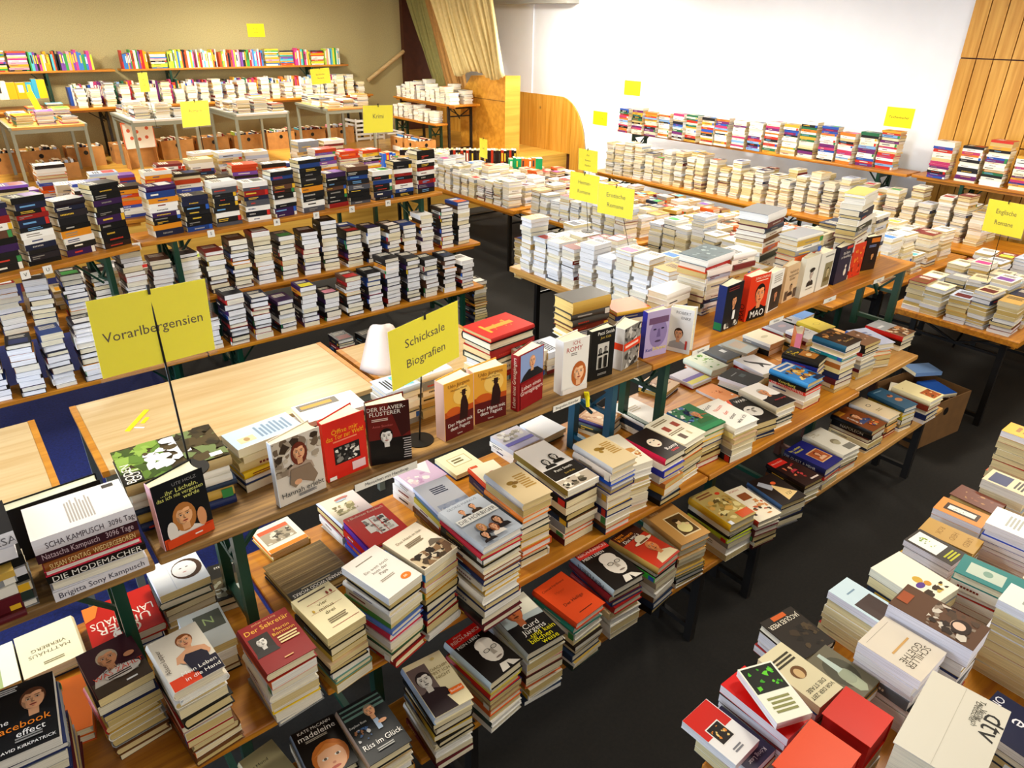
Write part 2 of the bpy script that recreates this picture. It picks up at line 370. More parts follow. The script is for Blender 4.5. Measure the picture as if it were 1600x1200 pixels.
def stack(x, y, z0, z1, deg, w, l, pal, desc, group, seed, top=None, under=None, tmin=.02, tmax=.042, jit=.006, whole=None):
    """a pile of lying books; desc names the top book (or whole= a phrase for the pile's place in its row)"""
    r = random.Random(seed)
    H = z1 - z0; tt = (top or {}).get('t', None)
    ts = []
    tot = 0
    tt = tt or (r.uniform(tmin, tmax))
    tt = min(tt, H)
    while tot < H - tt - .008:
        t = r.uniform(tmin, tmax)
        ts.append(t); tot += t
    if ts:
        k = (H - tt) / tot; ts = [t * k for t in ts]
    n = len(ts); z = z0
    for i, t in enumerate(ts):
        j = n - i                       # how many books below the top one
        ww = w * r.uniform(.93, 1.02); ll = l * r.uniform(.93, 1.01)
        c = r.choice(PAL[pal]); s = c if r.random() < .75 else r.choice(PAL[pal])
        if under and j <= len(under): c = s = under[j - 1]
        B = dict(T=place(x + r.uniform(-jit, jit), y + r.uniform(-jit, jit), z, deg + r.uniform(-2.5, 2.5) + (180 if r.random() < .12 and jit > 0 and not (pal == 'crime') else 0)), w=ww, l=ll, t=t * .985,
                 hard=r.random() < (.65 if pal in ('mix',) else .35), cover=c, spine=s, pages=r.choice(CREAM if pal != 'white' else WHITEP), group=group)
        if r.random() < .8:
            dk = sum(hx(s)) < .9
            tc = r.choice(['#e9e4d4', '#d8b23a', '#c43a2a', '#b8b4ac', '#8a8680', '#6aa0d0']) if dk else r.choice(['#3a3632', '#7a2a22', '#2a3a6a', '#8a8478'])
            a0 = r.uniform(.06, .3); q = r.random()
            B['sp'] = [('r', a0, .4, a0 + r.uniform(.25, .5), .64, tc)] if q < .35 else ([('r', a0, .56, a0 + .4, .72, tc), ('r', a0, .26, a0 + r.uniform(.1, .5), .38, tc)] if q < .6 else [('r', a0 + .05 * j, .38, a0 + .05 * j + .035, .62, tc) for j in range(r.randint(4, 10))])
            if r.random() < .3: B['sp'].append(('r', .86, .02, .98, .98, r.choice(['#3a8a4a', '#e8e4da', '#c42a22', '#e0b02a', '#2a5ab8'])))
        cn = colour_name(s)
        if whole: B['label'] = '%s book, %s down in the %s' % (cn, ORD[min(j + 1, 30)], whole)
        else: B['label'] = ('%s book directly under the %s' % (cn, desc)) if j == 1 else '%s book, %s below the %s' % (cn, ORD[min(j, 30)], desc)
        BOOKS.append(B); z += t
    tp = dict(T=place(x, y, z, deg), w=w, l=l, t=tt * .985, hard=True, cover='#e8e4da', spine='#e8e4da', pages=r.choice(CREAM), group=group)
    if top: tp.update(top)
    else:
        c = r.choice(PAL[pal]); tp['cover'] = c; tp['spine'] = c
        dk = sum(hx(c)) < .9; a = r.random(); c2 = r.choice(PAL['bright'] + PAL['mix'])
        tp['art'] = [('r', .12, .1, .9, .52, c2), ('l', .15, .62, .85, .86, 3, '#f0ead8' if dk else '#33302c')] if a < .55 else [('l', .12, .5, .88, .86, 4, '#f0ead8' if dk else '#33302c')]
        tp['hard'] = r.random() < .5
    tp['t'] = tt * .985; tp['top'] = True
    cn = colour_name(tp['cover'])
    if whole: tp['label'] = '%s book topping the %s' % (cn, whole)
    else: tp['label'] = desc + ', top of its stack'
    BOOKS.append(tp)
# lying stacks: x, y, turn in degrees, book width, book length, height of what they stand on, height of the top
STACKS = {
 'M1': (-0.188, 1.643, -4.9, 0.146, 0.226, 0.76, 1.060, 0),
 'M2': (0.026, 1.731, 5.2, 0.137, 0.194, 0.76, 1.010, 0),
 'M3': (0.182, 1.600, 3.9, 0.131, 0.210, 0.76, 1.050, 0),
 'M4': (0.415, 1.573, 2.4, 0.147, 0.206, 0.76, 0.980, 0),
 'M5': (0.582, 1.582, 6.4, 0.131, 0.205, 0.76, 0.990, 0),
 'M6': (0.758, 1.558, 12.8, 0.138, 0.215, 0.76, 1.060, 0),
 'M7': (0.910, 1.577, 11.4, 0.146, 0.196, 0.76, 1.070, 0),
 'M8': (0.942, 1.941, 1.1, 0.165, 0.207, 0.76, 0.910, 0),
 'M9': (0.922, 2.152, 3.6, 0.149, 0.201, 0.76, 0.880, 0),
 'M10': (1.108, 1.514, 2.8, 0.165, 0.237, 0.76, 1.120, 0),
 'M11': (1.204, 1.884, -2.4, 0.146, 0.218, 0.76, 0.960, 0),
 'M12': (1.264, 2.160, 3.2, 0.165, 0.170, 0.76, 0.890, 0),
 'M13': (0.674, 1.987, 3.7, 0.230, 0.230, 0.76, 0.810, 1),
 'M14': (0.675, 2.244, 4.6, 0.155, 0.170, 0.76, 0.800, 0),
 'M15': (0.095, 2.111, -1.1, 0.205, 0.212, 0.76, 0.840, 1),
 'M16': (0.282, 2.102, 0.3, 0.158, 0.170, 0.76, 0.930, 0),
 'M17': (0.285, 1.837, -1.2, 0.125, 0.183, 0.76, 0.890, 0),
 'M18': (-0.116, 2.153, 1.0, 0.161, 0.203, 0.76, 0.810, 1),
 'M19': (0.436, 2.098, -8.1, 0.117, 0.198, 0.76, 0.820, 0),
 'M21': (1.393, 1.665, -1.6, 0.136, 0.238, 0.76, 1.060, 0),
 'M22': (1.616, 1.705, -1.0, 0.161, 0.331, 0.76, 1.030, 0),
 'M23': (1.788, 1.604, -0.8, 0.136, 0.220, 0.76, 1.080, 0),
 'M24': (2.096, 1.599, 3.2, 0.141, 0.215, 0.76, 1.000, 0),
 'M25': (2.282, 1.646, 4.4, 0.163, 0.213, 0.76, 0.980, 0),
 'M26': (2.473, 1.676, -2.8, 0.153, 0.221, 0.76, 0.960, 0),
 'M27': (2.635, 1.622, -4.1, 0.165, 0.245, 0.76, 0.950, 0),
 'M28': (2.473, 2.025, 1.4, 0.165, 0.233, 0.76, 0.840, 0),
 'M29': (1.944, 1.642, -8.9, 0.121, 0.232, 0.76, 1.000, 0),
 'M30': (2.281, 2.106, 15.9, 0.160, 0.170, 0.76, 0.840, 0),
 'M33': (2.020, 2.234, 4.7, 0.153, 0.170, 0.76, 0.810, 0),
 'M34': (1.813, 2.194, 2.1, 0.165, 0.170, 0.76, 0.840, 0),
 'M35': (1.533, 2.254, 1.1, 0.155, 0.170, 0.76, 0.790, 0),
 'M36': (1.530, 2.009, -5.1, 0.126, 0.172, 0.76, 0.860, 0),
 'M37': (3.065, 1.671, -5.1, 0.148, 0.239, 0.76, 0.890, 0),
 'M38': (2.896, 1.666, -9.3, 0.163, 0.245, 0.76, 0.860, 0),
 'M39': (3.368, 1.695, 0.0, 0.157, 0.231, 0.76, 0.920, 0),
 'M40': (3.526, 1.752, 10.9, 0.127, 0.205, 0.76, 0.960, 0),
 'M41': (3.693, 1.671, -1.1, 0.162, 0.198, 0.76, 1.050, 0),
 'M42': (3.955, 1.666, -2.7, 0.165, 0.170, 0.76, 0.980, 0),
 'M43': (4.183, 1.701, -19.4, 0.153, 0.236, 0.76, 0.920, 0),
 'M44': (4.572, 1.748, -1.0, 0.165, 0.245, 0.76, 0.860, 0),
 'M45': (4.250, 2.081, -7.0, 0.144, 0.187, 0.76, 0.860, 0),
 'M46': (4.452, 2.332, 3.1, 0.165, 0.170, 0.76, 0.810, 0),
 'M47': (4.072, 2.223, -5.2, 0.165, 0.170, 0.76, 0.840, 0),
 'M48': (3.980, 2.009, -7.7, 0.145, 0.170, 0.76, 0.890, 0),
 'M49': (3.833, 2.190, -1.1, 0.165, 0.203, 0.76, 0.840, 0),
 'M50': (3.662, 2.262, 5.8, 0.147, 0.216, 0.76, 0.800, 0),
 'M51': (3.451, 2.238, -1.3, 0.134, 0.202, 0.76, 0.820, 0),
 'M52': (3.272, 2.207, -4.1, 0.139, 0.218, 0.76, 0.820, 0),
 'M53': (3.467, 1.986, -9.2, 0.161, 0.226, 0.76, 0.830, 0),
 'M54': (3.243, 1.945, 8.7, 0.165, 0.199, 0.76, 0.830, 0),
 'M55': (3.073, 1.972, -1.9, 0.135, 0.184, 0.76, 0.780, 0),
 'M56': (2.863, 2.210, 12.3, 0.162, 0.170, 0.76, 0.800, 0),
 'M58': (3.089, 2.170, -0.4, 0.165, 0.170, 0.76, 0.790, 0),
 'L1': (0.443, 1.395, -3.7, 0.134, 0.190, 0.45, 0.670, 0),
 'L0': (0.308, 1.506, 7.9, 0.110, 0.170, 0.45, 0.570, 0),
 'L2': (0.584, 1.349, -1.4, 0.136, 0.222, 0.45, 0.700, 0),
 'L3': (0.820, 1.362, -4.6, 0.137, 0.224, 0.45, 0.700, 0),
 'L4': (1.014, 1.375, 5.3, 0.142, 0.233, 0.45, 0.700, 0),
 'L5': (1.209, 1.388, -2.9, 0.161, 0.245, 0.45, 0.700, 0),
 'L6': (1.413, 1.383, 4.1, 0.152, 0.222, 0.45, 0.700, 0),
 'L7': (1.645, 1.413, -2.3, 0.160, 0.245, 0.45, 0.710, 0),
 'L8': (1.852, 1.405, 6.4, 0.146, 0.241, 0.45, 0.700, 0),
 'L9': (2.077, 1.425, -6.3, 0.165, 0.236, 0.45, 0.690, 0),
 'L10': (2.392, 1.413, -4.8, 0.165, 0.245, 0.45, 0.650, 0),
 'L11': (2.555, 1.372, -9.1, 0.144, 0.245, 0.45, 0.610, 0),
 'L12': (2.769, 1.367, -9.4, 0.165, 0.214, 0.45, 0.600, 0),
 'L13': (3.029, 1.424, -4.9, 0.145, 0.234, 0.45, 0.570, 0),
 'L14': (3.227, 1.438, 0.5, 0.165, 0.235, 0.45, 0.580, 0),
 'L15': (3.433, 1.451, -4.4, 0.157, 0.245, 0.45, 0.580, 0),
 'L16': (3.754, 1.470, -0.6, 0.160, 0.245, 0.45, 0.600, 0),
 'L17': (3.992, 1.491, -1.5, 0.135, 0.244, 0.45, 0.580, 0),
 'L18': (4.141, 1.464, -8.4, 0.125, 0.242, 0.45, 0.610, 0),
 'L19': (4.361, 1.414, -2.9, 0.163, 0.239, 0.45, 0.610, 0),
 'R1': (1.589, 0.213, 6.8, 0.300, 0.182, 0.76, 1.060, 1),
 'R2': (1.535, 0.402, 2.0, 0.136, 0.132, 0.76, 0.950, 1),
 'R3': (1.316, 0.397, 3.0, 0.194, 0.134, 0.76, 0.970, 1),
 'R5': (1.254, 0.625, 2.1, 0.110, 0.170, 0.86, 0.890, 1),
 'R4': (1.288, 0.594, 0.7, 0.110, 0.174, 0.76, 0.860, 1),
 'R6': (1.405, 0.593, -1.1, 0.110, 0.216, 0.76, 0.920, 1),
 'R7': (1.414, 0.581, -21.0, 0.110, 0.180, 0.94, 0.967, 1),
 'R8': (1.546, 0.578, -2.4, 0.111, 0.201, 0.76, 0.940, 1),
 'R9': (1.741, 0.693, -7.8, 0.147, 0.170, 0.76, 0.880, 1),
 'R10': (1.686, 0.518, -0.8, 0.114, 0.170, 0.76, 0.900, 1),
 'R12': (1.829, 0.430, -0.1, 0.164, 0.181, 0.76, 0.980, 1),
 'R13': (1.993, 0.408, 1.1, 0.132, 0.238, 0.76, 1.020, 1),
 'R14': (1.984, 0.619, -2.5, 0.110, 0.170, 0.76, 0.930, 1),
 'R15': (2.335, 0.382, 6.2, 0.119, 0.190, 0.76, 1.000, 1),
 'R16': (2.446, 0.586, -4.0, 0.110, 0.170, 0.76, 0.930, 1),
 'R17': (2.575, 0.583, 3.1, 0.110, 0.188, 0.76, 0.920, 1),
 'R18': (2.742, 0.613, 3.3, 0.110, 0.170, 0.76, 0.930, 1),
 'R19': (2.934, 0.621, -2.3, 0.110, 0.170, 0.76, 0.900, 1),
 'R20': (2.755, 0.439, 4.0, 0.142, 0.170, 0.76, 0.970, 1),
 'R21': (3.441, 0.636, 0.5, 0.115, 0.180, 0.76, 1.010, 1),
 'R22': (2.155, 0.542, -7.0, 0.161, 0.207, 0.76, 0.980, 1),
 'R23': (2.224, 0.234, 0.8, 0.110, 0.170, 0.76, 1.050, 1),
 'R24': (1.866, 0.124, -3.2, 0.165, 0.170, 0.76, 0.920, 1),
 'M60': (-0.104, 1.861, -9.2, 0.110, 0.213, 0.76, 0.820, 0),
 'M61': (-0.257, 2.151, 0.3, 0.110, 0.192, 0.76, 0.810, 0),
 'B0': (0.062, 1.876, 0.0, 0.233, 0.163, 1.23, 1.430, 2),
 'B1': (0.338, 2.056, -1.8, 0.292, 0.221, 1.23, 1.400, 2),
 'B2': (0.617, 2.038, 5.5, 0.225, 0.120, 1.23, 1.390, 2),
 'B3': (0.890, 2.127, -1.5, 0.230, 0.138, 1.23, 1.350, 2),
 'B6': (1.722, 2.212, 4.5, 0.250, 0.180, 1.23, 1.430, 2),
 'B8': (2.282, 2.280, -3.8, 0.235, 0.144, 1.23, 1.430, 2),
 'B9': (2.546, 2.239, -11.6, 0.206, 0.160, 1.23, 1.330, 2),
 'B10': (2.786, 2.165, 4.6, 0.206, 0.120, 1.23, 1.390, 2),
 'B11': (3.060, 2.162, 4.5, 0.259, 0.176, 1.23, 1.530, 2),
 'B13': (3.762, 2.314, 9.4, 0.259, 0.180, 1.23, 1.630, 2),
 'B14': (3.712, 2.021, -1.2, 0.254, 0.120, 1.23, 1.560, 2),
 'B15': (4.255, 1.997, 10.9, 0.257, 0.120, 1.23, 1.730, 2),
}
# display books standing on the top plank: foot centre x, y, turn, width, height
DISPLAY = {
 'D1': (0.302, 1.835, 7.8, 0.144, 0.216),
 'D2': (0.646, 1.828, 5.2, 0.160, 0.229),
 'D3': (0.818, 1.857, 3.0, 0.150, 0.219),
 'D4': (0.967, 1.834, -18.0, 0.142, 0.232),
 'D5': (1.254, 1.838, 4.8, 0.134, 0.231),
 'D6': (1.411, 1.859, -4.7, 0.144, 0.219),
 'D7': (1.610, 1.861, 11.3, 0.155, 0.238),
 'D8': (1.826, 1.837, -3.6, 0.133, 0.237),
 'D9': (2.004, 1.861, -3.3, 0.132, 0.227),
 'D10': (2.194, 1.869, 12.3, 0.139, 0.195),
 'D11': (2.364, 1.872, -8.7, 0.133, 0.222),
 'D12': (2.479, 1.833, -69.1, 0.107, 0.215),
 'D13': (2.922, 1.868, 4.1, 0.153, 0.234),
 'D14': (3.132, 1.867, -2.7, 0.162, 0.239),
 'D15': (3.319, 1.882, 7.4, 0.136, 0.220),
 'D16': (3.528, 1.916, 5.6, 0.162, 0.209),
 'D17': (3.682, 1.898, 3.2, 0.162, 0.227),
 'D18': (3.854, 1.905, 3.5, 0.162, 0.223),
 'D19': (4.056, 1.904, 2.9, 0.162, 0.224),
 'D20': (4.228, 1.910, 0.7, 0.142, 0.209),
 'D21': (4.430, 1.925, -10.8, 0.120, 0.214),
}
# sign sheets: centre, yaw, pitch, roll in degrees
SIGNS = {
 'Vorarlbergensien': (0.355, 1.934, 1.850, 7.2, 1.2, 1.9),
 'Schicksale': (1.088, 1.776, 1.659, 10.7, 3.2, -3.8),
 'Romane': (1.981, 6.912, 1.828, 23.2, 3.7, 1.5),
 'Krimi': (3.000, 5.477, 1.863, 7.8, 0.8, 2.7),
 'Heimat': (3.935, 3.985, 1.451, -85.4, -0.4, 0.4),
 'Erotische': (3.717, 3.443, 1.473, -79.5, 2.0, 1.0),
 'Englische': (5.426, 1.568, 1.484, -113.4, 0.5, -3.7),
 'S8': (5.241, 5.276, 1.351, -94.4, 2.0, -1.7),
 'S9': (2.294, 9.845, 1.891, -83.4, -2.9, -4.6),
 'S11': (4.928, 10.661, 1.838, -2.5, 0.9, -3.5),
 'S12': (5.130, 6.897, 1.273, -109.2, -1.3, -3.5),
}

# ---------------------------------------------------------------- the room
def struct(mb, name, mat, **k):
    o = mb.build(name, mat, **k); o['kind'] = 'structure'; return o
m = MB(); m.box(-3.6, 8.6, -4, 9.0, -.1, 0); struct(m, 'floor', M['floor'])
m = MB(); m.box(-3.6, 8.6, 9.0, 13.1, 0, .65); struct(m, 'floor_stage', M['parquet'])
m = MB(); m.box(-3.6, 8.6, -4, 13.1, 3.3, 3.4); struct(m, 'ceiling', M['ceil'])
m = MB(); m.box(-3.6, 8.6, 13.0, 13.1, .6, 3.4); struct(m, 'wall_back', M['fabricwall'])
m = MB(); m.box(8.45, 8.6, -4, 13.1, -.1, 3.4); struct(m, 'wall_right', M['white'])
m = MB(); m.box(-3.6, 8.6, -4.1, -4, -.1, .9); m.box(-3.6, -.5, -4.1, -4, .9, 3.4); m.box(7, 8.6, -4.1, -4, .9, 3.4); m.box(-.5, 7, -4.1, -4, 3.0, 3.4); struct(m, 'wall_front', M['white'])
m = MB(); m.box(-3.6, -3.5, -4, 13, -.1, .8); m.box(-3.6, -3.5, -4, 13, 3.0, 3.4); m.box(-3.6, -3.5, -4, -.6, .8, 3.0); m.box(-3.6, -3.5, 7.8, 13, .8, 3.0); struct(m, 'wall_left', M['white'])
for k, (y0, y1) in enumerate([(-.6, 2.2), (2.2, 5.0), (5.0, 7.8)]):
    m = MB(); m.box(-3.58, -3.52, y0, y0 + .06, .8, 3); m.box(-3.58, -3.52, y1 - .06, y1, .8, 3); m.box(-3.58, -3.52, y0, y1, .8, .86); m.box(-3.58, -3.52, y0, y1, 2.94, 3.0); m.box(-3.57, -3.53, (y0+y1)/2 - .03, (y0+y1)/2 + .03, .8, 3)
    struct(m, 'window_%d' % (k + 1), M['plastic'])
m = MB(); m.box(8.2, 8.45, 8.9, 13.0, 2.86, 3.3); struct(m, 'trim_1', M['ceil'])          # beam over the stage opening
m = MB(); m.box(8.43, 8.45, 9.95, 12.95, .65, 2.9); struct(m, 'trim_2', M['white'])
m = MB(); m.box(7.72, 8.45, 12.9, 13.0, .65, 3.3); struct(m, 'trim_3', M['brownwall'])
# pine boards of the right wall, end and butt joints staggered
def boards(y0, y1, z0f, z1f, seed, name, pitch=.118, joints=True):
    mb = MB(); y = y1; i = 0
    while y > y0 + .001:
        a = max(y - pitch, y0); za = z0f(y)
        if joints:
            j = 2.33 if i < 4 else [1.98, 2.33, 1.55][i % 3]
            mb.box(8.42, 8.446, a + .005, y - .005, za, j - .006); mb.box(8.42, 8.446, a + .005, y - .005, j + .006, z1f(y))
        else:
            p, q = a + .003, y - .003; n = 4
            pts = [(p, za), (q, za)] + [(q + (p - q) * k / n, z1f(q + (p - q) * k / n)) for k in range(n + 1)]
            T = Matrix(((0, 0, 1, 8.412), (1, 0, 0, 0), (0, 1, 0, 0), (0, 0, 0, 1)))
            mb.prism(pts, 0, .022, T=T)
        y -= pitch; i += 1
    return struct(mb, name, M['panel'])
boards(-2.0, 3.28, lambda y: 0, lambda y: 3.3, 3, 'trim_4', .155)
def wain(y):
    a = .62
    return 1.52 if y > 8.57 + a else 1.52 - .85 * (1 - math.sqrt(max(0, 1 - ((8.57 + a - y) / a) ** 2)))
boards(8.57, 12.9, lambda y: 0 if y < 9 else .65, wain, 4, 'trim_5', .105, False)
m = MB(); m.box(8.446, 8.45, -2.0, 3.28, 0, 3.3); struct(m, 'trim_6', M['brownwall'])
m = MB(); m.prism([(8.575, 0)] + [(8.575 + .045*k, wain(8.575 + .045*k) - .01) for k in range(15)] + [(12.9, 1.5), (12.9, 0)], 0, .012, T=Matrix(((0, 0, 1, 8.435), (1, 0, 0, 0), (0, 1, 0, 0), (0, 0, 0, 1)))); struct(m, 'trim_7', M['brownwall'])
for i, (x, y) in enumerate(CEILING_LAMPS):
    t = empty('ceiling_lamp', (x, y, 3.3))
    m = MB(); m.cyl((0, 0, -.05), (0, 0, 0), .2, 24); m.build('lamp_base', M['lamp'], t)
    s = MB()
    for j in range(6):
        a0, a1 = PI/2 * j / 6, PI/2 * (j + 1) / 6
        s.cyl((0, 0, -.05 - .1 * math.sin(a0)), (0, 0, -.05 - .1 * math.sin(a1) - 1e-4), .19 * math.cos(a0), 24, r2=max(.19 * math.cos(a1), .002))
    em, nt, b = nodes('lamp_glass'); b.inputs['Base Color'].default_value = (1, .97, .9, 1); b.inputs['Emission Color'].default_value = (1, .95, .85, 1); b.inputs['Emission Strength'].default_value = 6
    s.build('lamp_shade', em, t, smooth=True)
    tag(t, 'round white ceiling lamp, ' + ['over the empty beech tables', 'over the second novel table', 'over the rear novel rows', 'over the loose book covers', 'over the right part of the stage', 'over the left part of the stage', 'over the English table', 'near the left windows', 'unseen, added to brighten the front tiers', 'unseen, added to brighten the wall by the stage cabinet'][i], 'lamp', 'round ceiling lamps')
    area('lamp_light', (x, y, 3.12), (.5, .5), [34, 45, 55, 85, 95, 95, 40, 40, 26, 105][i], (1.0, 0.91, 0.76), (0, 0, 0))

# ---------------------------------------------------------------- furniture
def leg_frame(parent, x, w, h, mat, dx=1, splay=.0, dark=None):
    """a folding trestle end: two posts, cross bars and a diagonal brace back to the top"""
    i_ = .13 if w > .5 else .03; m = MB(); y0, y1 = i_, w - i_
    for y in (y0, y1): m.box(x - .016, x + .016, y - .02, y + .02, 0, h - .002)
    m.box(x - .012, x + .012, y0, y1, .06, .085); m.box(x - .012, x + .012, y0, y1, h - .05, h - .002)
    m.bar((x, y0, h - .04), (x, (y0 + y1) / 2, h - .16), .014); m.bar((x, y1, h - .04), (x, (y0 + y1) / 2, h - .16), .014)
    m.box(x - .008, x + .008, y0, y1, h - .17, h - .15)
    lo = m.build('leg_frame', mat, parent)
    b = MB(); b.bar((x, w/2, h - .2), (x + dx * min(.26, h * .4), w/2, h - .012), .013); b.build('brace', mat, lo)
    return lo
def trestle(name, x0, y0, length, width, h, mat, legs, label, cat, group, rz=0.0, z=0.0, t=.03, post=None, ends=.22, fascia=True):
    r = empty(name, (x0, y0, z), rz)
    m = MB(); m.box(0, length, 0, width, h - t, h)
    m.build('table_top' if width > .35 else 'seat_board', mat, r, bevel=.006)
    if fascia and width > .35:
        f = MB(); f.box(.05, length - .05, .03, .05, h - t - .028, h - t); f.box(.05, length - .05, width - .05, width - .03, h - t - .028, h - t); f.build('under_batten', mat, r)
    leg_frame(r, ends, width, h - t, legs, 1); leg_frame(r, length - ends, width, h - t, post or legs, -1)
    tag(r, label, cat, group); return r
GT = 'folding trestle tables'; GB = 'folding benches'
# foreground tiers
trestle('trestle_table', -1.70, 1.50, 2.20, .76, .76, M['beer_wood'], M['green'], 'orange varnished trestle table at the left end of the middle tier', 'table', GT)
trestle('trestle_table', .515, 1.50, 1.865, .76, .76, M['beer_wood'], M['green'], 'orange varnished trestle table under the red cookery book stack', 'table', GT)
trestle('trestle_table', 2.39, 1.50, 1.36, .76, .76, M['beer_wood'], M['green'], 'orange varnished trestle table under the white cat book', 'table', GT)
trestle('trestle_table', 3.76, 1.53, .78, .62, .757, M['pale_wood'], M['brownwall'], 'pale short table at the right end of the middle tier', 'table', GT)
trestle('folding_bench', -1.2, 1.32, 1.9, .25, .45, M['beer_wood'], M['dark'], 'low bench under the small girl face book', 'bench', GB)
trestle('folding_bench', .72, 1.32, 1.70, .25, .45, M['beer_wood'], M['dark'], 'low bench under the two bald bespectacled men', 'bench', GB)
trestle('folding_bench', 2.43, 1.32, 2.17, .25, .45, M['pale_wood'], M['dark'], 'low yellowish bench at the right end of the front row', 'bench', GB)
trestle('folding_bench', -1.70, 1.80, 1.892, .29, .47, M['old_wood'], M['green'], 'weathered top bench under the white hardback pile, left end', 'bench', GB, z=.76, ends=.1)
trestle('folding_bench', .205, 1.81, 2.075, .285, .47, M['old_wood'], M['green'], 'weathered top bench carrying the two amber books', 'bench', GB, z=.76, ends=.22, post=M['teal'])
trestle('folding_bench', 2.285, 1.81, 2.565, .285, .47, M['beer_wood'], M['green'], 'orange top bench carrying the orange-red book with huge letters', 'bench', GB, z=.76, ends=.12)
# crime tiers
trestle('folding_bench', -1.0, 4.92, 2.2, .25, .45, M['beer_wood'], M['green'], 'low bench of crime novels at the left picture edge', 'bench', GB)
trestle('folding_bench', 1.21, 4.92, 2.45, .25, .45, M['beer_wood'], M['green'], 'low bench of crime novels ending by the dark aisle', 'bench', GB)
trestle('trestle_table', -1.0, 5.2, 2.3, .66, .76, M['beer_wood'], M['green'], 'middle crime novel table at the left picture edge', 'table', GT)
trestle('trestle_table', 1.31, 5.2, 2.52, .66, .76, M['beer_wood'], M['green'], 'middle crime novel table ending by the dark aisle', 'table', GT)
trestle('folding_bench', -1.15, 4.50, 2.2, .3, .47, M['beer_wood'], M['green'], 'top bench of black crime novels at the left', 'bench', GB, rz=math.radians(16.2), z=.76)
trestle('folding_bench', .98, 5.17, 2.56, .3, .47, M['beer_wood'], M['green'], 'top bench of black crime novels at the right', 'bench', GB, rz=math.radians(4.3), z=.76)
trestle('novel_table', -1.0, 5.87, 2.2, 1.05, 1.23, M['beer_wood'], M['green'], 'raised table behind the crime novels, left half', 'table', 'raised tables behind the crime novels')
trestle('novel_table', 1.21, 5.87, 2.2, 1.05, 1.23, M['beer_wood'], M['green'], 'raised table behind the crime novels, right half', 'table', 'raised tables behind the crime novels')
# tables running towards the stage
trestle('trestle_table', 5.6, 5.98, 2.9, .75, .76, M['beer_wood'], M['black'], 'long table of pale paperbacks with black legs', 'table', GT, rz=PI/2, t=.045)
trestle('trestle_table', 6.75, 6.3, 2.3, 1.1, .759, M['beer_wood'], M['black'], 'table of scattered covers before the pine boards', 'table', GT, rz=PI/2)
trestle('trestle_table', 5.65, 4.28, 1.65, .73, .76, M['beer_wood'], M['black'], 'table under the homeland novels sign', 'table', GT, rz=PI/2)
trestle('trestle_table', 4.32, 2.32, 2.15, .73, .76, M['pale_wood'], M['black'], 'pale table of white novels in the middle', 'table', GT, rz=PI/2, t=.045)
trestle('trestle_table', 5.6, 2.3, 1.9, .72, .76, M['beer_wood'], M['green'], 'table of pale stacks right of the white novels', 'table', GT, rz=PI/2)
trestle('trestle_table', 6.8, 3.03, 3.2, .85, .76, M['beer_wood'], M['green'], 'table of loose covers before the wall tables', 'table', GT, rz=PI/2)
trestle('trestle_table', 8.0, .9, 3.2, .75, .76, M['beer_wood'], M['green'], 'table along the pine wall', 'table', GT, rz=PI/2)
trestle('trestle_table', 8.0, 4.11, 3.1, .75, .76, M['beer_wood'], M['green'], 'table along the white wall', 'table', GT, rz=PI/2)
trestle('trestle_table', 5.27, 1.21, 1.97, .87, .76, M['beer_wood'], M['black'], 'orange table under the English novels sign', 'table', GT, t=.045)
trestle('trestle_table', 5.62, 2.25, 1.5, .74, .76, M['beer_wood'], M['black'], 'table of cream stacks behind the English novels', 'table', GT)
trestle('shelf_bench', 8.28, 3.3, 4.15, .32, .47, M['beer_wood'], M['green'], 'raised shelf bench along the white wall', 'bench', 'raised shelf benches', rz=PI/2, z=.76, ends=.3)
trestle('shelf_bench', 8.38, 1.0, 2.28, .36, .47, M['beer_wood'], M['green'], 'raised shelf bench along the pine wall', 'bench', 'raised shelf benches', rz=PI/2, z=.76, ends=.5)
trestle('trestle_table', 1.22, -.1, 2.2, .74, .76, M['beer_wood'], M['green'], 'table under the classics at the right', 'table', GT)
# beech office tables
def office(x0, x1, y0, y1, z0, h, top, edge, label, group, name='office_table', legs='grey', t=.03):
    r = empty(name, (x0, y0, z0)); w, d = x1 - x0, y1 - y0
    m = MB(); m.box(0.03, w - .03, 0, d, h - t, h); m.build('table_top', top, r, bevel=.003)
    for xa in (0, w - .03):
        e = MB(); e.box(xa, xa + .03, 0, d, h - t, h + .0005); e.build('edge_strip', edge, r)
    for x in (.03, w - .03):
        for y in (.03, d - .03):
            l = MB(); l.box(x - .018, x + .018, y - .018, y + .018, 0, h - t); l.build('leg', M[legs], r)
    f = MB(); f.box(.03, w - .03, .02, .035, h - t - .05, h - t); f.box(.03, w - .03, d - .035, d - .02, h - t - .05, h - t); f.box(.02, .035, .03, d - .03, h - t - .05, h - t); f.box(w - .035, w - .02, .03, d - .03, h - t - .05, h - t)
    f.build('frame', M[legs], r); tag(r, label, 'table', group); return r
office(.24, 1.68, 3.26, 4.04, 0, .72, M['beech'], M['beech_edge'], 'large empty light beech table with yellow strips on it', 'empty beech tables')
office(-1.4, .075, 3.22, 4.0, 0, .72, M['beech'], M['beech_edge'], 'light beech table cut off by the left picture edge', 'empty beech tables')
office(1.72, 2.6, 3.2, 3.9, 0, .70, M['beech'], M['beech_edge'], 'small beech table behind the yellow fates sign', 'empty beech tables')
for k, (x0, x1, dsc) in enumerate([(.89, 1.74, 'leftmost of the four grey-framed stage tables'), (2.24, 3.1, 'grey-framed stage table, second from the left'), (3.6, 4.42, 'grey-framed stage table, third from the left'), (5.0, 5.85, 'rightmost of the four grey-framed stage tables')]):
    office(x0, x1, 10.75, 11.9, ZS_ := .65, .72, M['pale_wood'] if k in (0, 3) else M['plastic'], M['grey'], dsc, 'grey-framed tables on stage')
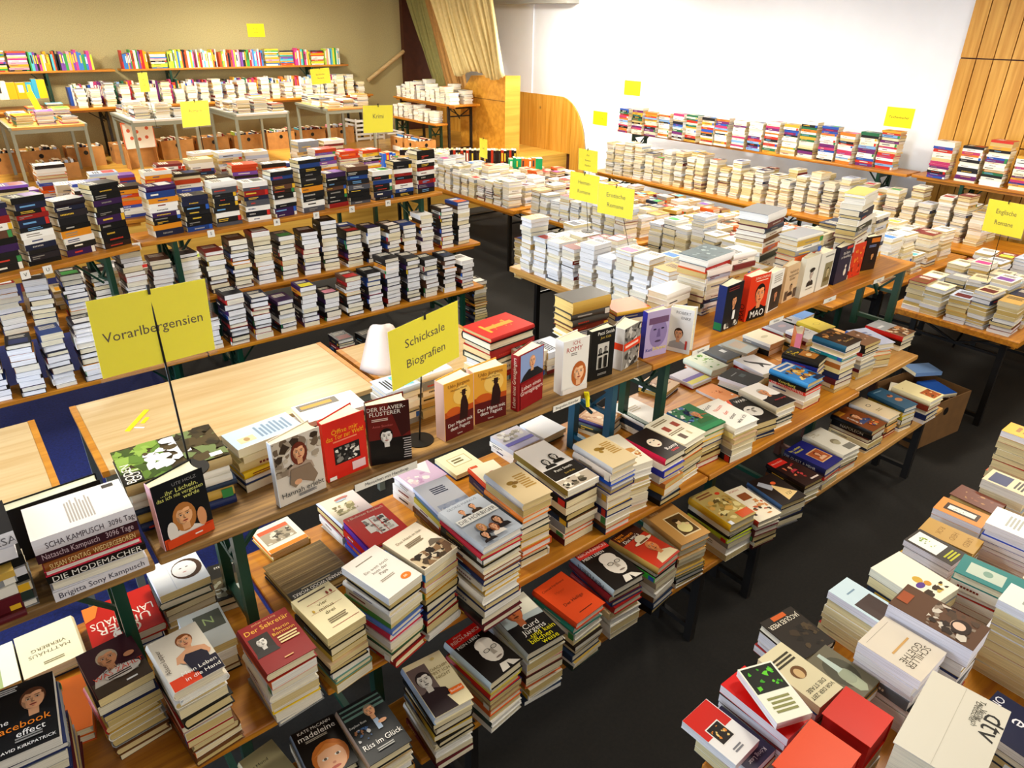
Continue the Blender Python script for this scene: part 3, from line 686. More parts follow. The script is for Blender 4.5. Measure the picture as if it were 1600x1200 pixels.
# stage furniture
trestle('folding_bench', -.6, 12.7, 3.2, .27, .47, M['beer_wood'], M['green'], 'stage wall shelf board, left of the gap', 'bench', 'shelf boards on the stage wall', z=.65 + .76, ends=.9)
trestle('folding_bench', 2.68, 12.7, 3.75, .27, .47, M['beer_wood'], M['green'], 'stage wall shelf board, right of the gap', 'bench', 'shelf boards on the stage wall', z=.65 + .76, ends=.7)
trestle('trestle_table', -.6, 12.2, 3.1, .75, .76, M['beer_wood'], M['dark'], 'long stage wall table, left part', 'table', 'long tables on the stage wall', z=.65)
trestle('trestle_table', 2.52, 12.2, 4.1, .75, .76, M['beer_wood'], M['dark'], 'long stage wall table, right part', 'table', 'long tables on the stage wall', z=.65)
trestle('trestle_table', 7.25, 9.83, 1.9, .5, .76, M['beer_wood'], M['dark'], 'table of cream stacks before the wooden cabinet', 'table', GT, rz=PI/2, z=.65)
trestle('folding_bench', 6.80, 10.05, 1.5, .27, .47, M['beer_wood'], M['green'], 'bench of cream stacks before the curtain table', 'bench', GB, rz=PI/2, z=.65)
# wooden cabinet under the curtain
r = empty('wooden_cabinet', (7.33, 9.28, .65))
m = MB(); m.prism([(0, 0), (1.22, 0), (1.22, .84), (.9, 1.16), (0, 1.2)][::1], 0, .3); body = m.build('body', M['cabinet'], r)
body.rotation_euler = (PI/2, 0, PI/2); body.location = (0, 0, 0)
m = MB(); m.box(-.004, 0, .01, 1.21, .83, .838); m.build('seam', M['card_dark'], r)
tag(r, 'honey-coloured wooden cabinet with a slanted top under the curtain', 'cabinet')
# curtains
def curtain(x, top, bot, nfold, mat, label, amp=.045, seed=1):
    """pleated cloth between a top edge (y0, y1, z) and a gathered bottom edge (y0, y1, z)"""
    r = random.Random(seed); m = MB(); nu, nv = nfold * 8, 14; ph = [r.uniform(-.4, .4) for _ in range(nfold + 2)]
    vs = []
    for j in range(nv + 1):
        v = j / nv; e = v ** 1.25
        for i in range(nu + 1):
            u = i / nu; y = (top[0] + (top[1] - top[0]) * u) * (1 - e) + (bot[0] + (bot[1] - bot[0]) * u) * e
            z = top[2] * (1 - v) + (bot[2] + .05 * math.sin(u * 9 + seed)) * v
            a = .62 * math.sin(u * nfold * 2 * PI + 1.6 * math.sin(u * 5.3 + seed) + .5 * math.sin(v * 4 + u * 9)) + .38 * math.sin(u * nfold * 3.5 * PI + 2.2 * math.sin(u * 3.1 + v * 1.5)) + .3 * math.sin(u * 11 + seed * 2)
            vs.append((x + amp * a * (1 - .25 * v) + .03 * math.sin(u * 7 + v * 3), y + .012 * math.cos(u * nfold * 4 * PI), z))
    fs = [(j * (nu + 1) + i, j * (nu + 1) + i + 1, (j + 1) * (nu + 1) + i + 1, (j + 1) * (nu + 1) + i) for j in range(nv) for i in range(nu)]
    m.add(vs, fs); o = m.build('stage_curtain', mat, smooth=True); s = o.modifiers.new('thick', 'SOLIDIFY'); s.thickness = .004
    tag(o, label, 'curtain', 'gathered stage curtains'); return o
curtain(7.78, (12.98, 11.7, 3.28), (11.95, 11.2, 1.50), 9, M['curtain2'], 'olive stage curtain swept diagonally down by the dark pillar', seed=2)
curtain(7.62, (12.1, 11.2, 3.28), (11.3, 10.65, 1.45), 6, M['curtain3'], 'rust-tinged stage curtain between the olive and gold ones', seed=3)
curtain(7.19, (11.3, 9.5, 3.28), (10.45, 9.12, 1.84), 13, M['curtain'], 'gold stage curtain bunched on top of the cabinet', amp=.06, seed=4)
# wall rail
m = MB(); m.cyl((6.92, 12.93, 1.58), (7.73, 12.93, 2.07), .035, 10); rr = m.build('wall_rail', M['beech']); tag(rr, 'slanting wooden rail leaning on the olive wall', 'rail')
# boxes
def carton(x0, x1, y0, y1, z0, h, label, group, mat='card', holes=True, tilt=0, fill=True):
    r = empty('cardboard_box', ((x0+x1)/2, (y0+y1)/2, z0), math.radians(tilt)); w, d = x1 - x0, y1 - y0; t = .006
    m = MB(); m.box(-w/2, w/2, -d/2, d/2, 0, t)
    m.box(-w/2, w/2, -d/2, -d/2 + t, t, h); m.box(-w/2, w/2, d/2 - t, d/2, t, h); m.box(-w/2, -w/2 + t, -d/2 + t, d/2 - t, t, h); m.box(w/2 - t, w/2, -d/2 + t, d/2 - t, t, h)
    m.build('box_body', M[mat], r)
    if holes:
        q = MB(); q.cyl((0, -d/2 - .001, h * .72), (0, -d/2 + .0, h * .72), .03, 12); q.build('hand_hole', M['black'], r)
        q = MB(); q.cyl((-w/2 - .001, 0, h * .72), (-w/2, 0, h * .72), .03, 12); q.build('hand_hole', M['black'], r)
    tag(r, label, 'box', group)
    if fill:
        f = MB(); rr = random.Random(int(x0 * 100)); y = -d/2 + .02
        x = -w/2 + .02
        while x < w/2 - .04:
            tt = rr.uniform(.015, .04); hh = rr.uniform(h * .8, h * 1.12)
            book_parts(f, f, dict(T=r.matrix_basis @ Matrix.Translation((x, 0, t + hh/2 + .001)) @ Matrix(((0, 0, 1, 0), (1, 0, 0, 0), (0, 1, 0, 0), (0, 0, 0, 1))), w=min(.2, d - .05), l=hh, t=tt, hard=False, cover=rr.choice(PAL['bright'] + PAL['pale']), spine=rr.choice(PAL['pale'] + PAL['crime']), pages='#efe6cc'), 0, 1, fine=False)
            x += tt + .003
        BOXED.append(f)
BOXED = []
BG = 'cardboard boxes along the stage wall'
xs = [.55, 1.05, 1.6, 2.2, 2.85, 3.4, 3.95, 4.5, 5.05, 5.6]
for k, x in enumerate(xs):
    carton(x, x + .47, 11.98 + .015 * (k % 2), 12.3, .65, .27, '%s brown cardboard box from the left under the stage wall tables' % ORD[k + 1], BG)
carton(1.05, 1.6, 11.2, 11.65, .65, .2, 'cardboard box of upright books before the leftmost stage table', BG)
carton(6.14, 6.5, 10.02, 10.4, .65, .24, 'brown fruit box with white label, right of its twin', 'fruit boxes under the curtain bench')
carton(6.14, 6.48, 10.46, 10.84, .65, .24, 'brown fruit box beside the clear crate', 'fruit boxes under the curtain bench')
m = MB(); m.box(-.003, 0, -.12, .12, .02, .09); lb = m.build('paper_label', M['label']); lb.location = (6.138, 10.65, .66); tag(lb, 'white label on the fruit box by the clear crate', 'label')
r = empty('clear_crate', (6.3, 11.1, .65)); m = MB()
for a in ((-.15, .15, -.17, -.167), (-.15, .15, .167, .17), (-.15, -.147, -.167, .167), (.147, .15, -.167, .167)): m.box(*a, 0, .26)
m.build('crate_body', M['clear'], r); m = MB(); m.box(-.16, .16, -.18, -.165, .25, .27); m.box(-.16, .16, .165, .18, .25, .27); m.box(-.16, -.145, -.165, .165, .25, .27); m.box(.145, .16, -.165, .165, .25, .27); m.build('rim', M['plastic'], r)
tag(r, 'translucent plastic crate on the stage parquet', 'crate')
r = empty('slatted_crate', (6.42, 12.25, .65)); m = MB()
for q in range(5):
    z = .02 + q * .075
    m.box(-.28, .28, -.2, -.19, z, z + .04); m.box(-.28, -.27, -.19, .2, z, z + .04); m.box(.27, .28, -.19, .2, z, z + .04)
m.build('slats', M['plastic'], r); m = MB()
for x in (-.275, .0, .275): m.box(x - .015, x + .015, -.205, -.2, 0, .38)
m.build('uprights', M['plastic'], r); tag(r, 'white slatted plastic crate at the olive wall', 'crate')
# picture board on stage
r = empty('picture_board', (2.45, 11.4, .65), .1); m = MB(); m.box(-.2, .2, 0, .012, .28, .62); m.build('panel', M['label'], r); m = MB(); m.box(-.21, .21, -.004, .014, .61, .63); m.box(-.21, -.2, -.004, .014, .28, .61); m.box(.2, .21, -.004, .014, .28, .61); m.build('frame', plain('coral_frame', hx('#d86a48')), r)
m = MB()
for k, (x, z, c) in enumerate([(-.13, .52, 0), (-.02, .5, 0), (.12, .54, 0), (-.1, .42, 0), (.0, .4, 0), (.1, .42, 0)]): m.cyl((x, -.001, z), (x, 0, z), .025, 8)
m.build('coloured_dots', plain('coral_print', hx('#c8583a')), r); m = MB(); m.box(-.2, -.19, 0, .15, 0, .3); m.box(.19, .2, 0, .15, 0, .3); m.box(-.2, .2, .14, .15, 0, .28); m.build('stand', M['card'], r)
tag(r, 'white framed picture board under the second stage table', 'board')
# floor box at the right with books
carton(4.78, 5.32, 1.42, 1.83, 0, .33, 'dark cardboard box on the floor before the English table', 'floor boxes', 'card_dark', tilt=-8, fill=False)
# pale angled panel behind the fates sign
m = MB(); n = 10
vs = []
for i in range(n + 1):
    u = i / n
    for j in range(7):
        v = j / 6; wd = .30 * (1 - .45 * v)
        vs.append(((u - .5) * wd, .10 * (2 * u - 1) ** 2 + .08 * v, v * .29 * (1 - .25 * (2*u - 1) ** 4)))
m.add(vs, [(i * 7 + j, (i + 1) * 7 + j, (i + 1) * 7 + j + 1, i * 7 + j + 1) for i in range(n) for j in range(6)])
o = m.build('plastic_chair_back', plain('pale_pink_plastic', hx('#e8dcd6'), .35), smooth=True); s = o.modifiers.new('thick', 'SOLIDIFY'); s.thickness = .006; o.location = (1.78, 3.38, .71); o.rotation_euler = (0, 0, -.5)
tag(o, 'pale curved plastic panel standing on the small beech table', 'panel')

# ---------------------------------------------------------------- yellow signs
def lettering(parent, lines, w, h, y, mat, size, lead, name='lettering'):
    mb = MB()
    for k, s in enumerate(lines):
        vs, fs, tw = text_mesh(s); sc = size; sx = min(sc, w * .86 / tw)
        zc = (len(lines) - 1) / 2 * lead - k * lead
        mb.add([(x * sx, y, zc + yy * sc) for x, yy, _ in vs], fs)
    return mb.build(name, mat, parent)
BOLD = plain('dark_print', hx('#4a3408'), .6)
def sign(key, lines, size, lead, base, label, pw=.0022, sleeve=True, xoff=0.0, zoff=0.0):
    cx, cy, cz, yaw, pitch, roll = SIGNS[key]
    r = empty('table_sign', (base[0], base[1], base[2]))
    W_, H_ = .297, .21
    R = Matrix.Rotation(math.radians(yaw), 4, 'Z') @ Matrix.Rotation(math.radians(pitch), 4, 'X') @ Matrix.Rotation(math.radians(roll), 4, 'Y')
    T = Matrix.Translation((cx - base[0], cy - base[1], cz - base[2])) @ R
    m = MB(); m.box(-W_/2, W_/2, -.0004, .0004, -H_/2, H_/2); s = m.build('paper_sheet', M['yellow'], r); s.matrix_local = T
    if lines:
        t = lettering(s, lines, W_, H_, -.0008, BOLD, size, lead)
    if sleeve:
        f = MB(); f.box(-W_/2 - .006, W_/2 + .006, -.0016, -.0012, -H_/2 - .012, H_/2 + .002); f.box(-W_/2 - .006, W_/2 + .006, .0010, .0014, -H_/2 - .012, H_/2 + .002); q = f.build('clear_sleeve', M['clear'], r); q.matrix_local = T
    top = T @ Vector((xoff, .004, H_/2 + .012))
    p = MB(); p.cyl((0, 0, .004), tuple(top), pw, 8); p.build('pole', M['black'], r)
    d = MB(); d.cyl((0, 0, 0), (0, 0, .004), .052 if base[3] else .03, 28); d.build('foot_disc', M['black'], r)
    c = MB(); c.bar(tuple(T @ Vector((xoff, -.004, H_/2 - .012))), tuple(T @ Vector((xoff, -.003, H_/2 + .014))), .006, .003); c.build('clip', M['dark'], r)
    tag(r, label, 'sign', 'yellow paper signs on thin poles'); return r
zB1 = STACKS['B1'][6]
sign('Vorarlbergensien', ['Vorarlbergensien'], .038, .05, (.36, 1.93, zB1, 1), 'large yellow sign with one long word, on the garden photo book', .003)
sign('Schicksale', ['Schicksale', 'Biografien'], .043, .072, (1.12, 1.90, 1.23, 1), 'yellow sign with two lines about fates and biographies', .003)
sign('Romane', ['Romane', ''], .042, .05, (2.02, 6.98, 1.235, 1), 'yellow one-word sign above the rear novel rows', .004)
sign('Krimi', ['Krimi', ''], .05, .04, (3.0, 5.52, 1.56, 0), 'yellow sign above the black crime novels', .0025)
sign('Heimat', ['Heimat-', 'Romane'], .04, .07, (4.0, 3.98, 1.1, 1), 'pale yellow homeland novels sign, left of its overlapping neighbour')
sign('Erotische', ['Erotische', 'Romane'], .042, .07, (3.9, 3.44, 1.1, 1), 'pale yellow two-line sign overlapping the homeland sign')
sign('Englische', ['Englische', 'Romane'], .042, .07, (5.6, 1.6, 1.0, 1), 'yellow English novels sign at the right picture edge')
sign('S8', ['Alte', 'Romane', 'Klassiker'], .026, .05, (5.3, 5.28, .98, 1), 'small yellow three-line sign above the homeland sign')
sign('S9', ['Diverse', 'Bücher'], .03, .06, (2.35, 9.9, 1.37, 1), 'narrow yellow sign seen edge-on by the second stage table')
sign('S11', ['Sachbücher', 'Romane'], .03, .05, (5.0, 10.9, 1.38, 1), 'yellow sign tilted above the rightmost stage table')
sign('S12', ['Lexika'], .03, .05, (5.18, 6.95, 1.0, 1), 'narrow yellow sign before the dark reference volumes')
def note(x, y, z, w, h, axis, lines, size, label, tilt=0):
    r = empty('wall_note', (x, y, z)); rz = 0 if axis == 'y' else -PI/2; r.rotation_euler = (0, math.radians(tilt), rz) if axis == 'y' else (math.radians(0), 0, rz)
    m = MB(); m.box(-w/2, w/2, -.0015, 0, -h/2, h/2); m.build('paper_sheet', M['yellow'] if size >= 0 else M['yellow'], r)
    lettering(r, lines, w, h, -.0025, BOLD, abs(size), .05); tag(r, label, 'note', 'yellow notes on the walls')
note(4.93, 12.99, 2.41, .29, .2, 'y', ['Kinder-', 'bücher'], .028, 'small yellow note on the olive wall')
note(8.448, 7.67, 1.75, .32, .2, 'x', ['Romanreihe'], .035, 'yellow note high on the white wall')
note(8.448, 8.29, 1.27, .31, .2, 'x', ['Diverse'], .045, 'yellow note left of the white wall shelf')
note(8.448, 3.74, 1.72, .30, .2, 'x', ['Taschenbücher'], .036, 'pale yellow note near the pine boards')
m = MB(); m.bar((1.35, 11.3, 1.40), (1.27, 11.3, 1.72), .07, .01); o = m.build('yellow_strip', M['yellow']); tag(o, 'yellow paper strip leaning on the leftmost stage table', 'strip')
# edge labels
def edge_label(x, y, z, w, h, s, deg, label, col='label'):
    r = empty('edge_label', (x, y, z), math.radians(deg)); m = MB(); m.box(-w/2, w/2, -.0015, 0, -h/2, h/2); m.build('paper_strip', M['label'], r)
    if s: lettering(r, [s], w, h, -.0022, M['black'], h * .62, .1)
    tag(r, label, 'label', 'paper labels on the board edges')
edge_label(.93, 1.807, 1.205, .24, .028, 'Menschen mit Handicap', 0, 'white shelf label about handicapped people under the piano book')
edge_label(1.76, 1.807, 1.208, .15, .026, 'Biografien Künstler', 0, 'white shelf label under the white red-titled book')
for x, s, dsc in [(2.62, 'Sportler', 'white shelf label right of the cyclist portrait'), (3.25, 'Politiker', 'white shelf label under the huge-lettered book'), (3.78, 'Adel', 'white shelf label under the beret book'), (4.35, 'Literatur', 'white shelf label at the right of the display')]:
    edge_label(x, 1.807, 1.212, .13, .026, s, 0, dsc)
for k, (x, s) in enumerate([(.28, 'V'), (.40, 'U'), (.95, 'T'), (1.45, 'S'), (1.95, 'R'), (2.28, 'P'), (2.6, 'N'), (2.95, 'M')]):
    yy = 4.50 + (x + 1.15) * .2905 if x < .93 else 5.17 + (x - .98) * .0752
    edge_label(x, yy - .004, 1.215, .05, .05, s, 16 if x < .93 else 4, 'small white tag lettered %s on the top crime bench edge' % s)
# yellow bits
m = MB(); m.box(-.012, .012, -.11, .11, 0, .002); m2 = MB(); m2.box(.03, .05, -.03, .03, 0, .002)
r = empty('yellow_strips', (.49, 3.67, .721), math.radians(-38)); m.build('long_strip', M['yellow'], r); m2.build('short_strip', M['yellow'], r); m = MB(); m.box(.02, .07, -.08, -.07, 0, .003); m.build('white_slip', M['label'], r)
tag(r, 'crossed yellow paper strips on the empty beech table', 'strips')
m = MB(); m.cyl((1.86, 1.795, 1.235), (1.865, 1.79, 1.17), .008, 8); m.bar((1.85, 1.79, 1.24), (1.87, 1.80, 1.2), .02, .006); o = m.build('yellow_ribbon', M['yellow']); tag(o, 'yellow ribbon knotted over the top bench edge', 'ribbon')
m = MB(); m.add([(2.18, .98, .003), (2.205, .99, .012), (2.2, .955, .004), (2.175, .965, .006)], [(0, 1, 2, 3)]); o = m.build('fallen_leaf', plain('dry_leaf', hx('#8a8a2a'))); s = o.modifiers.new('t', 'SOLIDIFY'); s.thickness = .001; tag(o, 'tiny yellowish leaf on the dark carpet', 'leaf')
# ---------------------------------------------------------------- the covers that can be read: colours, print and description
SK = '#dba27a'; SK2 = '#c98a60'; BW = '#cfcac4'; DK = '#16130f'
TOPS = {
 'M1': (dict(cover='#0d0f12', spine='#0d0f12', t=.03, hard=False, art=[('f', .68, .68, .21, SK, '#5a3420', '#14161a', 0), ('l', .05, .88, .5, .97, 3, '#c9c9c9'), ('t', 'the', .22, .47, .13, '#f2f2f2'), ('t', 'facebook', .52, .36, .17, '#f08a24'), ('t', 'effect', .62, .24, .15, '#f2f2f2'), ('l', .4, .13, .9, .2, 2, '#8a8a8a'), ('t', 'DAVID KIRKPATRICK', .55, .06, .07, '#f2f2f2')]), 'black book with orange lettering and a young man\'s face'),
 'M2': (dict(cover='#3a1620', spine='#241014', t=.028, hard=False, pages='#e6cf94', art=[('r', 0, 0, 1, .3, '#4a3c30'), ('f', .44, .66, .21, SK2, '#b9a68c', '#d9cfc4', 0), ('e', .58, .3, .33, .16, '#e2d8cc'), ('e', .8, .55, .1, .07, SK2), ('t', 'Jack Welch', .52, .42, .09, '#3a1c14'), ('t', 'WAS ZÄHLT', .52, .34, .13, '#e0401e'), ('l', .3, .22, .85, .3, 2, '#3a241c'), ('r', .55, .06, .75, .09, '#e8e8e8')]), 'book with a balding man crossing his arms in white'),
 'M3': (dict(cover='#e4dccd', spine='#e8e2d6', t=.03, art=[('r', 0, 0, .55, .2, '#e0421c'), ('r', .55, 0, 1, .3, '#1c1a2e'), ('f', .62, .74, .18, SK, '#8a4a1c', '#dba27a', 0), ('e', .66, .4, .3, .14, SK), ('p', [(.42, .42), (.5, .5), (.8, .46), (.88, .38), (.86, .14), (.48, .14)], '#1c1a2e'), ('t', 'Alison Lapper', .09, .55, .11, '#5a4a3a', 90, 1.1), ('t', 'Mein Leben', .6, .2, .12, '#f4f0e6'), ('t', 'in die Hand', .62, .09, .12, '#f4f0e6')]), 'cream book with a smiling woman in red straps'),
 'M4': (dict(cover='#8c1614', spine='#7a1210', t=.034, art=[('t', 'Jochen von Lang', .5, .95, .06, '#e0b070'), ('t', 'Der Sekretär', .5, .84, .15, '#f0b840'), ('r', .04, .36, .44, .72, '#2a241e'), ('f', .24, .57, .12, BW, '#2a2622', '#2e2a28', 0), ('t', 'Martin', .7, .66, .1, '#f0b840'), ('t', 'Bormann', .7, .58, .1, '#f0b840'), ('l', .52, .36, .95, .52, 3, '#f0d8a0'), ('r', .42, .1, .6, .12, '#e0b070')]), 'dark red hardback with yellow title and small framed portrait'),
 'M5': (dict(cover='#f0e4b8', spine='#eddc9c', t=.03, hard=False, art=[('l', .1, .9, .85, .95, 1, '#4a3a2a'), ('r', .18, .74, .95, .75, '#a8482a'), ('r', .1, .53, .9, .535, '#a8482a'), ('t', 'vier', .5, .66, .13, '#6b5a2a'), ('t', 'minus', .5, .55, .13, '#6b5a2a'), ('t', 'drei', .5, .44, .13, '#6b5a2a'), ('r', .25, .12, .95, .13, '#a8482a'), ('e', .76, .8, .03, .06, '#8a3420'), ('e', .86, .8, .03, .06, '#8a3420'), ('e', .2, .58, .03, .05, '#c9a23a'), ('l', .3, .2, .8, .32, 3, '#7a6a4a')]), 'pale yellow paperback ruled with thin red lines'),
 'M6': (dict(cover='#efeae2', spine='#dfe4f0', t=.028, hard=False, art=[('l', .2, .82, .7, .86, 1, '#8a8070'), ('t', 'Ein weit noch', .5, .62, .1, '#6b5f4a'), ('t', 'kuss der', .5, .54, .1, '#6b5f4a'), ('t', 'Papa', .5, .46, .1, '#6b5f4a'), ('l', .25, .3, .75, .36, 2, '#a49a88'), ('e', .74, .16, .13, .1, '#e87a1a'), ('l', .68, .14, .8, .18, 2, '#fbe6c8')]), 'white paperback with a round orange sticker'),
 'M7': (dict(cover='#eee2cc', spine='#d8c8a8', t=.022, hard=False, art=[('r', 0, .02, 1, .34, '#cdb894'), ('n', .02, .02, .98, .36, 60, ['#4a3a2a', '#8a6a4a', '#d8cbb0', '#6b4f38', '#2a2018']), ('p', [(.6, .34), (.7, .46), (.8, .48), (.92, .4), (.98, .34)], '#6b5f50'), ('t', 'Das Haus in Iasi', .5, .78, .09, '#7a6a50'), ('l', .25, .56, .75, .68, 3, '#8a7a60')]), 'cream paperback with an old brown town view'),
 'M8': (dict(cover='#c41c12', spine='#c41c12', t=.012, art=[('t', 's Bludenzer Kochbuch', .5, .92, .09, '#f4d8b8'), ('r', .28, .56, .62, .76, '#f0ece2'), ('r', .45, .5, .8, .72, '#f0ece2'), ('r', .24, .34, .6, .56, '#f0ece2'), ('r', .4, .22, .86, .46, '#f0ece2'), ('n', .28, .26, .8, .72, 26, ['#3a3430', '#8a827a', '#c9c2b8']), ('r', .44, .22, .455, .76, '#c41c12'), ('r', .62, .22, .635, .72, '#c41c12')]), 'red cookery book with white picture tiles'),
 'M9': (dict(cover='#e8dcc0', spine='#cfd4e2', t=.02, art=[('r', .62, .0, 1, 1, '#d9c8c4'), ('n', .14, .3, .72, .6, 40, ['#a89a6a', '#7a7048', '#c2b88a', '#8f8558']), ('e', .55, .78, .2, .06, '#b0685a'), ('e', .5, .72, .16, .04, '#a8bccc')]), 'cream book with an old landscape drawing under the bench'),
 'M10': (dict(cover='#b4bcc8', spine='#c4cad2', t=.03, art=[('t', 'GEORG MARKUS', .5, .93, .08, '#6a707c'), ('f', .34, .78, .07, SK, '#8a5a3a', '#2a2a30', 0), ('f', .62, .8, .07, SK, '#3a2418', '#3a2a20', 0), ('r', .02, .5, .98, .64, '#e6e6e2'), ('t', 'DIE HÖRBIGER', .5, .57, .12, '#2a2c34'), ('f', .32, .34, .08, SK, '#c88a48', '#2a2228', 1), ('f', .7, .32, .09, SK, '#3a1c12', '#1a1418', 1), ('f', .5, .22, .08, SK, '#8a4a2a', '#d8d0c8', 1), ('f', .2, .15, .08, SK, '#1a1412', '#1a1418', 1)]), 'grey book with six heads around a white title band'),
 'M11': (dict(cover='#e9edf6', spine='#cfd6e8', t=.016, hard=False, art=[('l', .3, .58, .75, .8, 4, '#3a4460'), ('r', .1, .04, .98, .28, '#b8c4dc'), ('n', .12, .05, .96, .26, 14, ['#e9edf6', '#9fb0d0', '#c8d2e6'])]), 'white paperback with a strip of cloudy sky'),
 'M12': (dict(cover='#c9aec6', spine='#e8e2ea', t=.03, art=[('n', .05, .1, .8, .8, 14, ['#e9dcd8', '#d8c2c8', '#b890b0']), ('p', [(.4, .9), (.7, .3), (.95, .9)], '#e8dcdc')]), 'shiny mauve book below the hanging shelf label'),
 'M13': (dict(cover='#7a6238', spine='#a89468', t=.03, art=[*[('r', .0, .02 + .052*i, 1, .028 + .052*i + .004*(i % 3), ['#5a4424', '#a08450', '#6b532e'][i % 3]) for i in range(15)], ('r', 0, .82, 1, 1, '#26221a'), ('t', 'HERMANN WOOD WORKS', .5, .93, .085, '#efe9dc'), ('l', .3, .84, .8, .89, 1, '#a89a7a')]), 'large book showing rough wooden boards'),
 'M14': (dict(cover='#efe6d0', spine='#e07a1e', t=.014, hard=False, art=[('r', 0, 0, 1, .14, '#e8821e'), ('r', .08, .28, .86, .8, '#a89a80'), ('r', .08, .72, .86, .86, '#e0603a'), ('n', .12, .3, .82, .68, 20, ['#4a4438', '#d8d0bc', '#7a705c'])]), 'orange-edged booklet with a printed town scene'),
 'M15': (dict(cover='#b81c10', spine='#a81a10', t=.035, art=[('t', 'UNSER', .5, .66, .2, '#f0e0cc'), ('t', 'LANDHAUS', .5, .49, .18, '#f0e0cc'), ('e', .5, .84, .2, .15, '#e8d8c4'), ('e', .5, .84, .17, .12, '#b81c10'), ('r', .36, .78, .44, .88, '#e8d8c4'), ('r', .47, .77, .55, .9, '#e8d8c4'), ('r', .58, .78, .66, .88, '#e8d8c4'), ('p', [(.75, 0), (1, 0), (1, .35), (.85, .3)], '#e07a2a')]), 'large red book with white castle title'),
 'M16': (dict(cover='#f0eeea', spine='#dfe4f2', t=.03, hard=False, art=[('r', .34, .02, .345, .98, '#a8b0c0'), ('e', .68, .5, .3, .34, '#4a3424'), ('e', .64, .52, .24, .27, '#eee8e0'), ('e', .57, .56, .03, .015, '#4a3424'), ('e', .7, .56, .03, .015, '#4a3424'), ('e', .62, .42, .04, .015, '#c98a7a')]), 'white book with a sketched curly head'),
 'M17': (dict(cover='#c9cac2', spine='#bfc4cc', t=.03, hard=False, art=[('r', .3, .42, .95, .86, '#57584a'), ('t', 'N', .6, .64, .3, '#a8b878')]), 'pale grey book with a dark square letter N'),
 'M18': (dict(cover='#f0e8c4', spine='#e6dcb4', t=.034, art=[('t', 'MATTHÄUS', .5, .6, .11, '#6b5f30'), ('t', 'VIERBERG', .5, .48, .11, '#6b5f30'), ('l', .3, .8, .75, .88, 2, '#8a7e50')]), 'plain cream book behind the green bench leg'),
 'M19': (dict(cover='#1d1b16', spine='#2a271e', t=.03, art=[('r', .0, .3, 1, .6, '#4a4028'), ('r', .02, .08, .98, .3, '#b8c0bc'), ('n', .02, .05, .98, .55, 24, ['#5a5034', '#3a3422', '#8a8a78', '#2a261a']), ('t', 'STERNBURG', .5, .88, .1, '#d8d4c4')]), 'dark book with a misty landscape strip'),
 'M21': (dict(cover='#d2bd94', spine='#c9ccd2', t=.03, art=[('e', .3, .55, .12, .09, '#8a6a28'), ('e', .42, .52, .1, .07, '#7a5a20'), ('e', .3, .45, .07, .07, '#94742e'), ('l', .52, .3, .9, .7, 7, '#a8823c')]), 'beige leaf-cover book nearer the six grey heads'),
 'M22': (dict(cover='#efeae6', spine='#8a7430', t=.026, hard=False, art=[('r', 0, .22, 1, .45, '#1c1814'), ('r', 0, .02, 1, .2, '#b8aa98'), ('n', .05, .04, .95, .2, 14, ['#3a342a', '#e0dac8', '#6b6250']), ('f', .35, .6, .09, BW, '#1a1612', '#1c1814', 1), ('f', .66, .64, .09, BW, '#1a1612', '#1c1814', 1), ('t', 'Patti Smith', .5, .36, .1, '#f0ece4'), ('t', 'Just Kids', .55, .27, .07, '#c9a84a')]), 'white photo cover with two black figures'),
 'M23': (dict(cover='#cfba90', spine='#c6c9d0', t=.03, art=[('e', .34, .6, .12, .09, '#8a6a28'), ('e', .46, .57, .1, .07, '#7a5a20'), ('e', .34, .5, .07, .07, '#94742e'), ('l', .55, .32, .92, .72, 7, '#a8823c')]), 'beige leaf-cover book beside the blue bench post'),
 'M24': (dict(cover='#1c120e', spine='#d01848', t=.034, art=[('e', .5, .55, .3, .27, '#1a110e'), ('e', .46, .52, .21, .24, '#e6d6c0'), ('e', .38, .58, .05, .02, DK), ('e', .56, .58, .05, .02, DK), ('e', .48, .42, .06, .025, '#8a4438'), ('t', 'Romy', .68, .22, .17, '#f4f0ea'), ('l', .5, .08, .92, .14, 2, '#c42a2a')]), 'dark book with magenta spine and a reclining woman\'s face'),
 'M25': (dict(cover='#f0e9d2', spine='#e8dcb8', t=.03, art=[('l', .1, .8, .9, .92, 2, '#8a7a58'), ('r', .2, .5, .38, .7, '#a04a3a'), ('r', .62, .52, .8, .72, '#a04a3a'), ('r', .25, .12, .42, .32, '#5a4436'), ('l', .1, .36, .9, .46, 2, '#8a7a58'), ('r', .6, .15, .68, .3, '#c9b890')]), 'cream book with four tiny pictures'),
 'M26': (dict(cover='#3a7a52', spine='#2a5a8a', t=.032, art=[('n', 0, .4, .6, 1, 40, ['#1a2a5a', '#e8e8e0', '#5a7ab8', '#0f1a3a']), ('f', .6, .58, .16, SK2, '#8a8a80', '#3a6a40', 0), ('t', 'wegen', .78, .5, .09, '#e0502a', -20), ('r', 0, 0, 1, .14, '#3a8a5a')]), 'green and blue book with a grey-haired man\'s portrait'),
 'M27': (dict(cover='#f0ede4', spine='#e6e0cc', t=.034, art=[('t', 'Heinz', .25, .85, .15, '#1a1a1a', 20), ('t', 'Nazen', .5, .72, .15, '#e0502a', 20), ('t', 'der', .5, .52, .15, '#e0502a', 20), ('t', 'einer', .5, .36, .15, '#1a1a1a', 20), ('t', 'wie ich', .6, .2, .16, '#111111', 20)]), 'white book lettered boldly in black and orange-red'),
 'M28': (dict(cover='#f2efe9', spine='#f0ece4', t=.02, art=[('l', .3, .5, .75, .72, 3, '#b8a888')]), 'broad plain white book behind the bench post'),
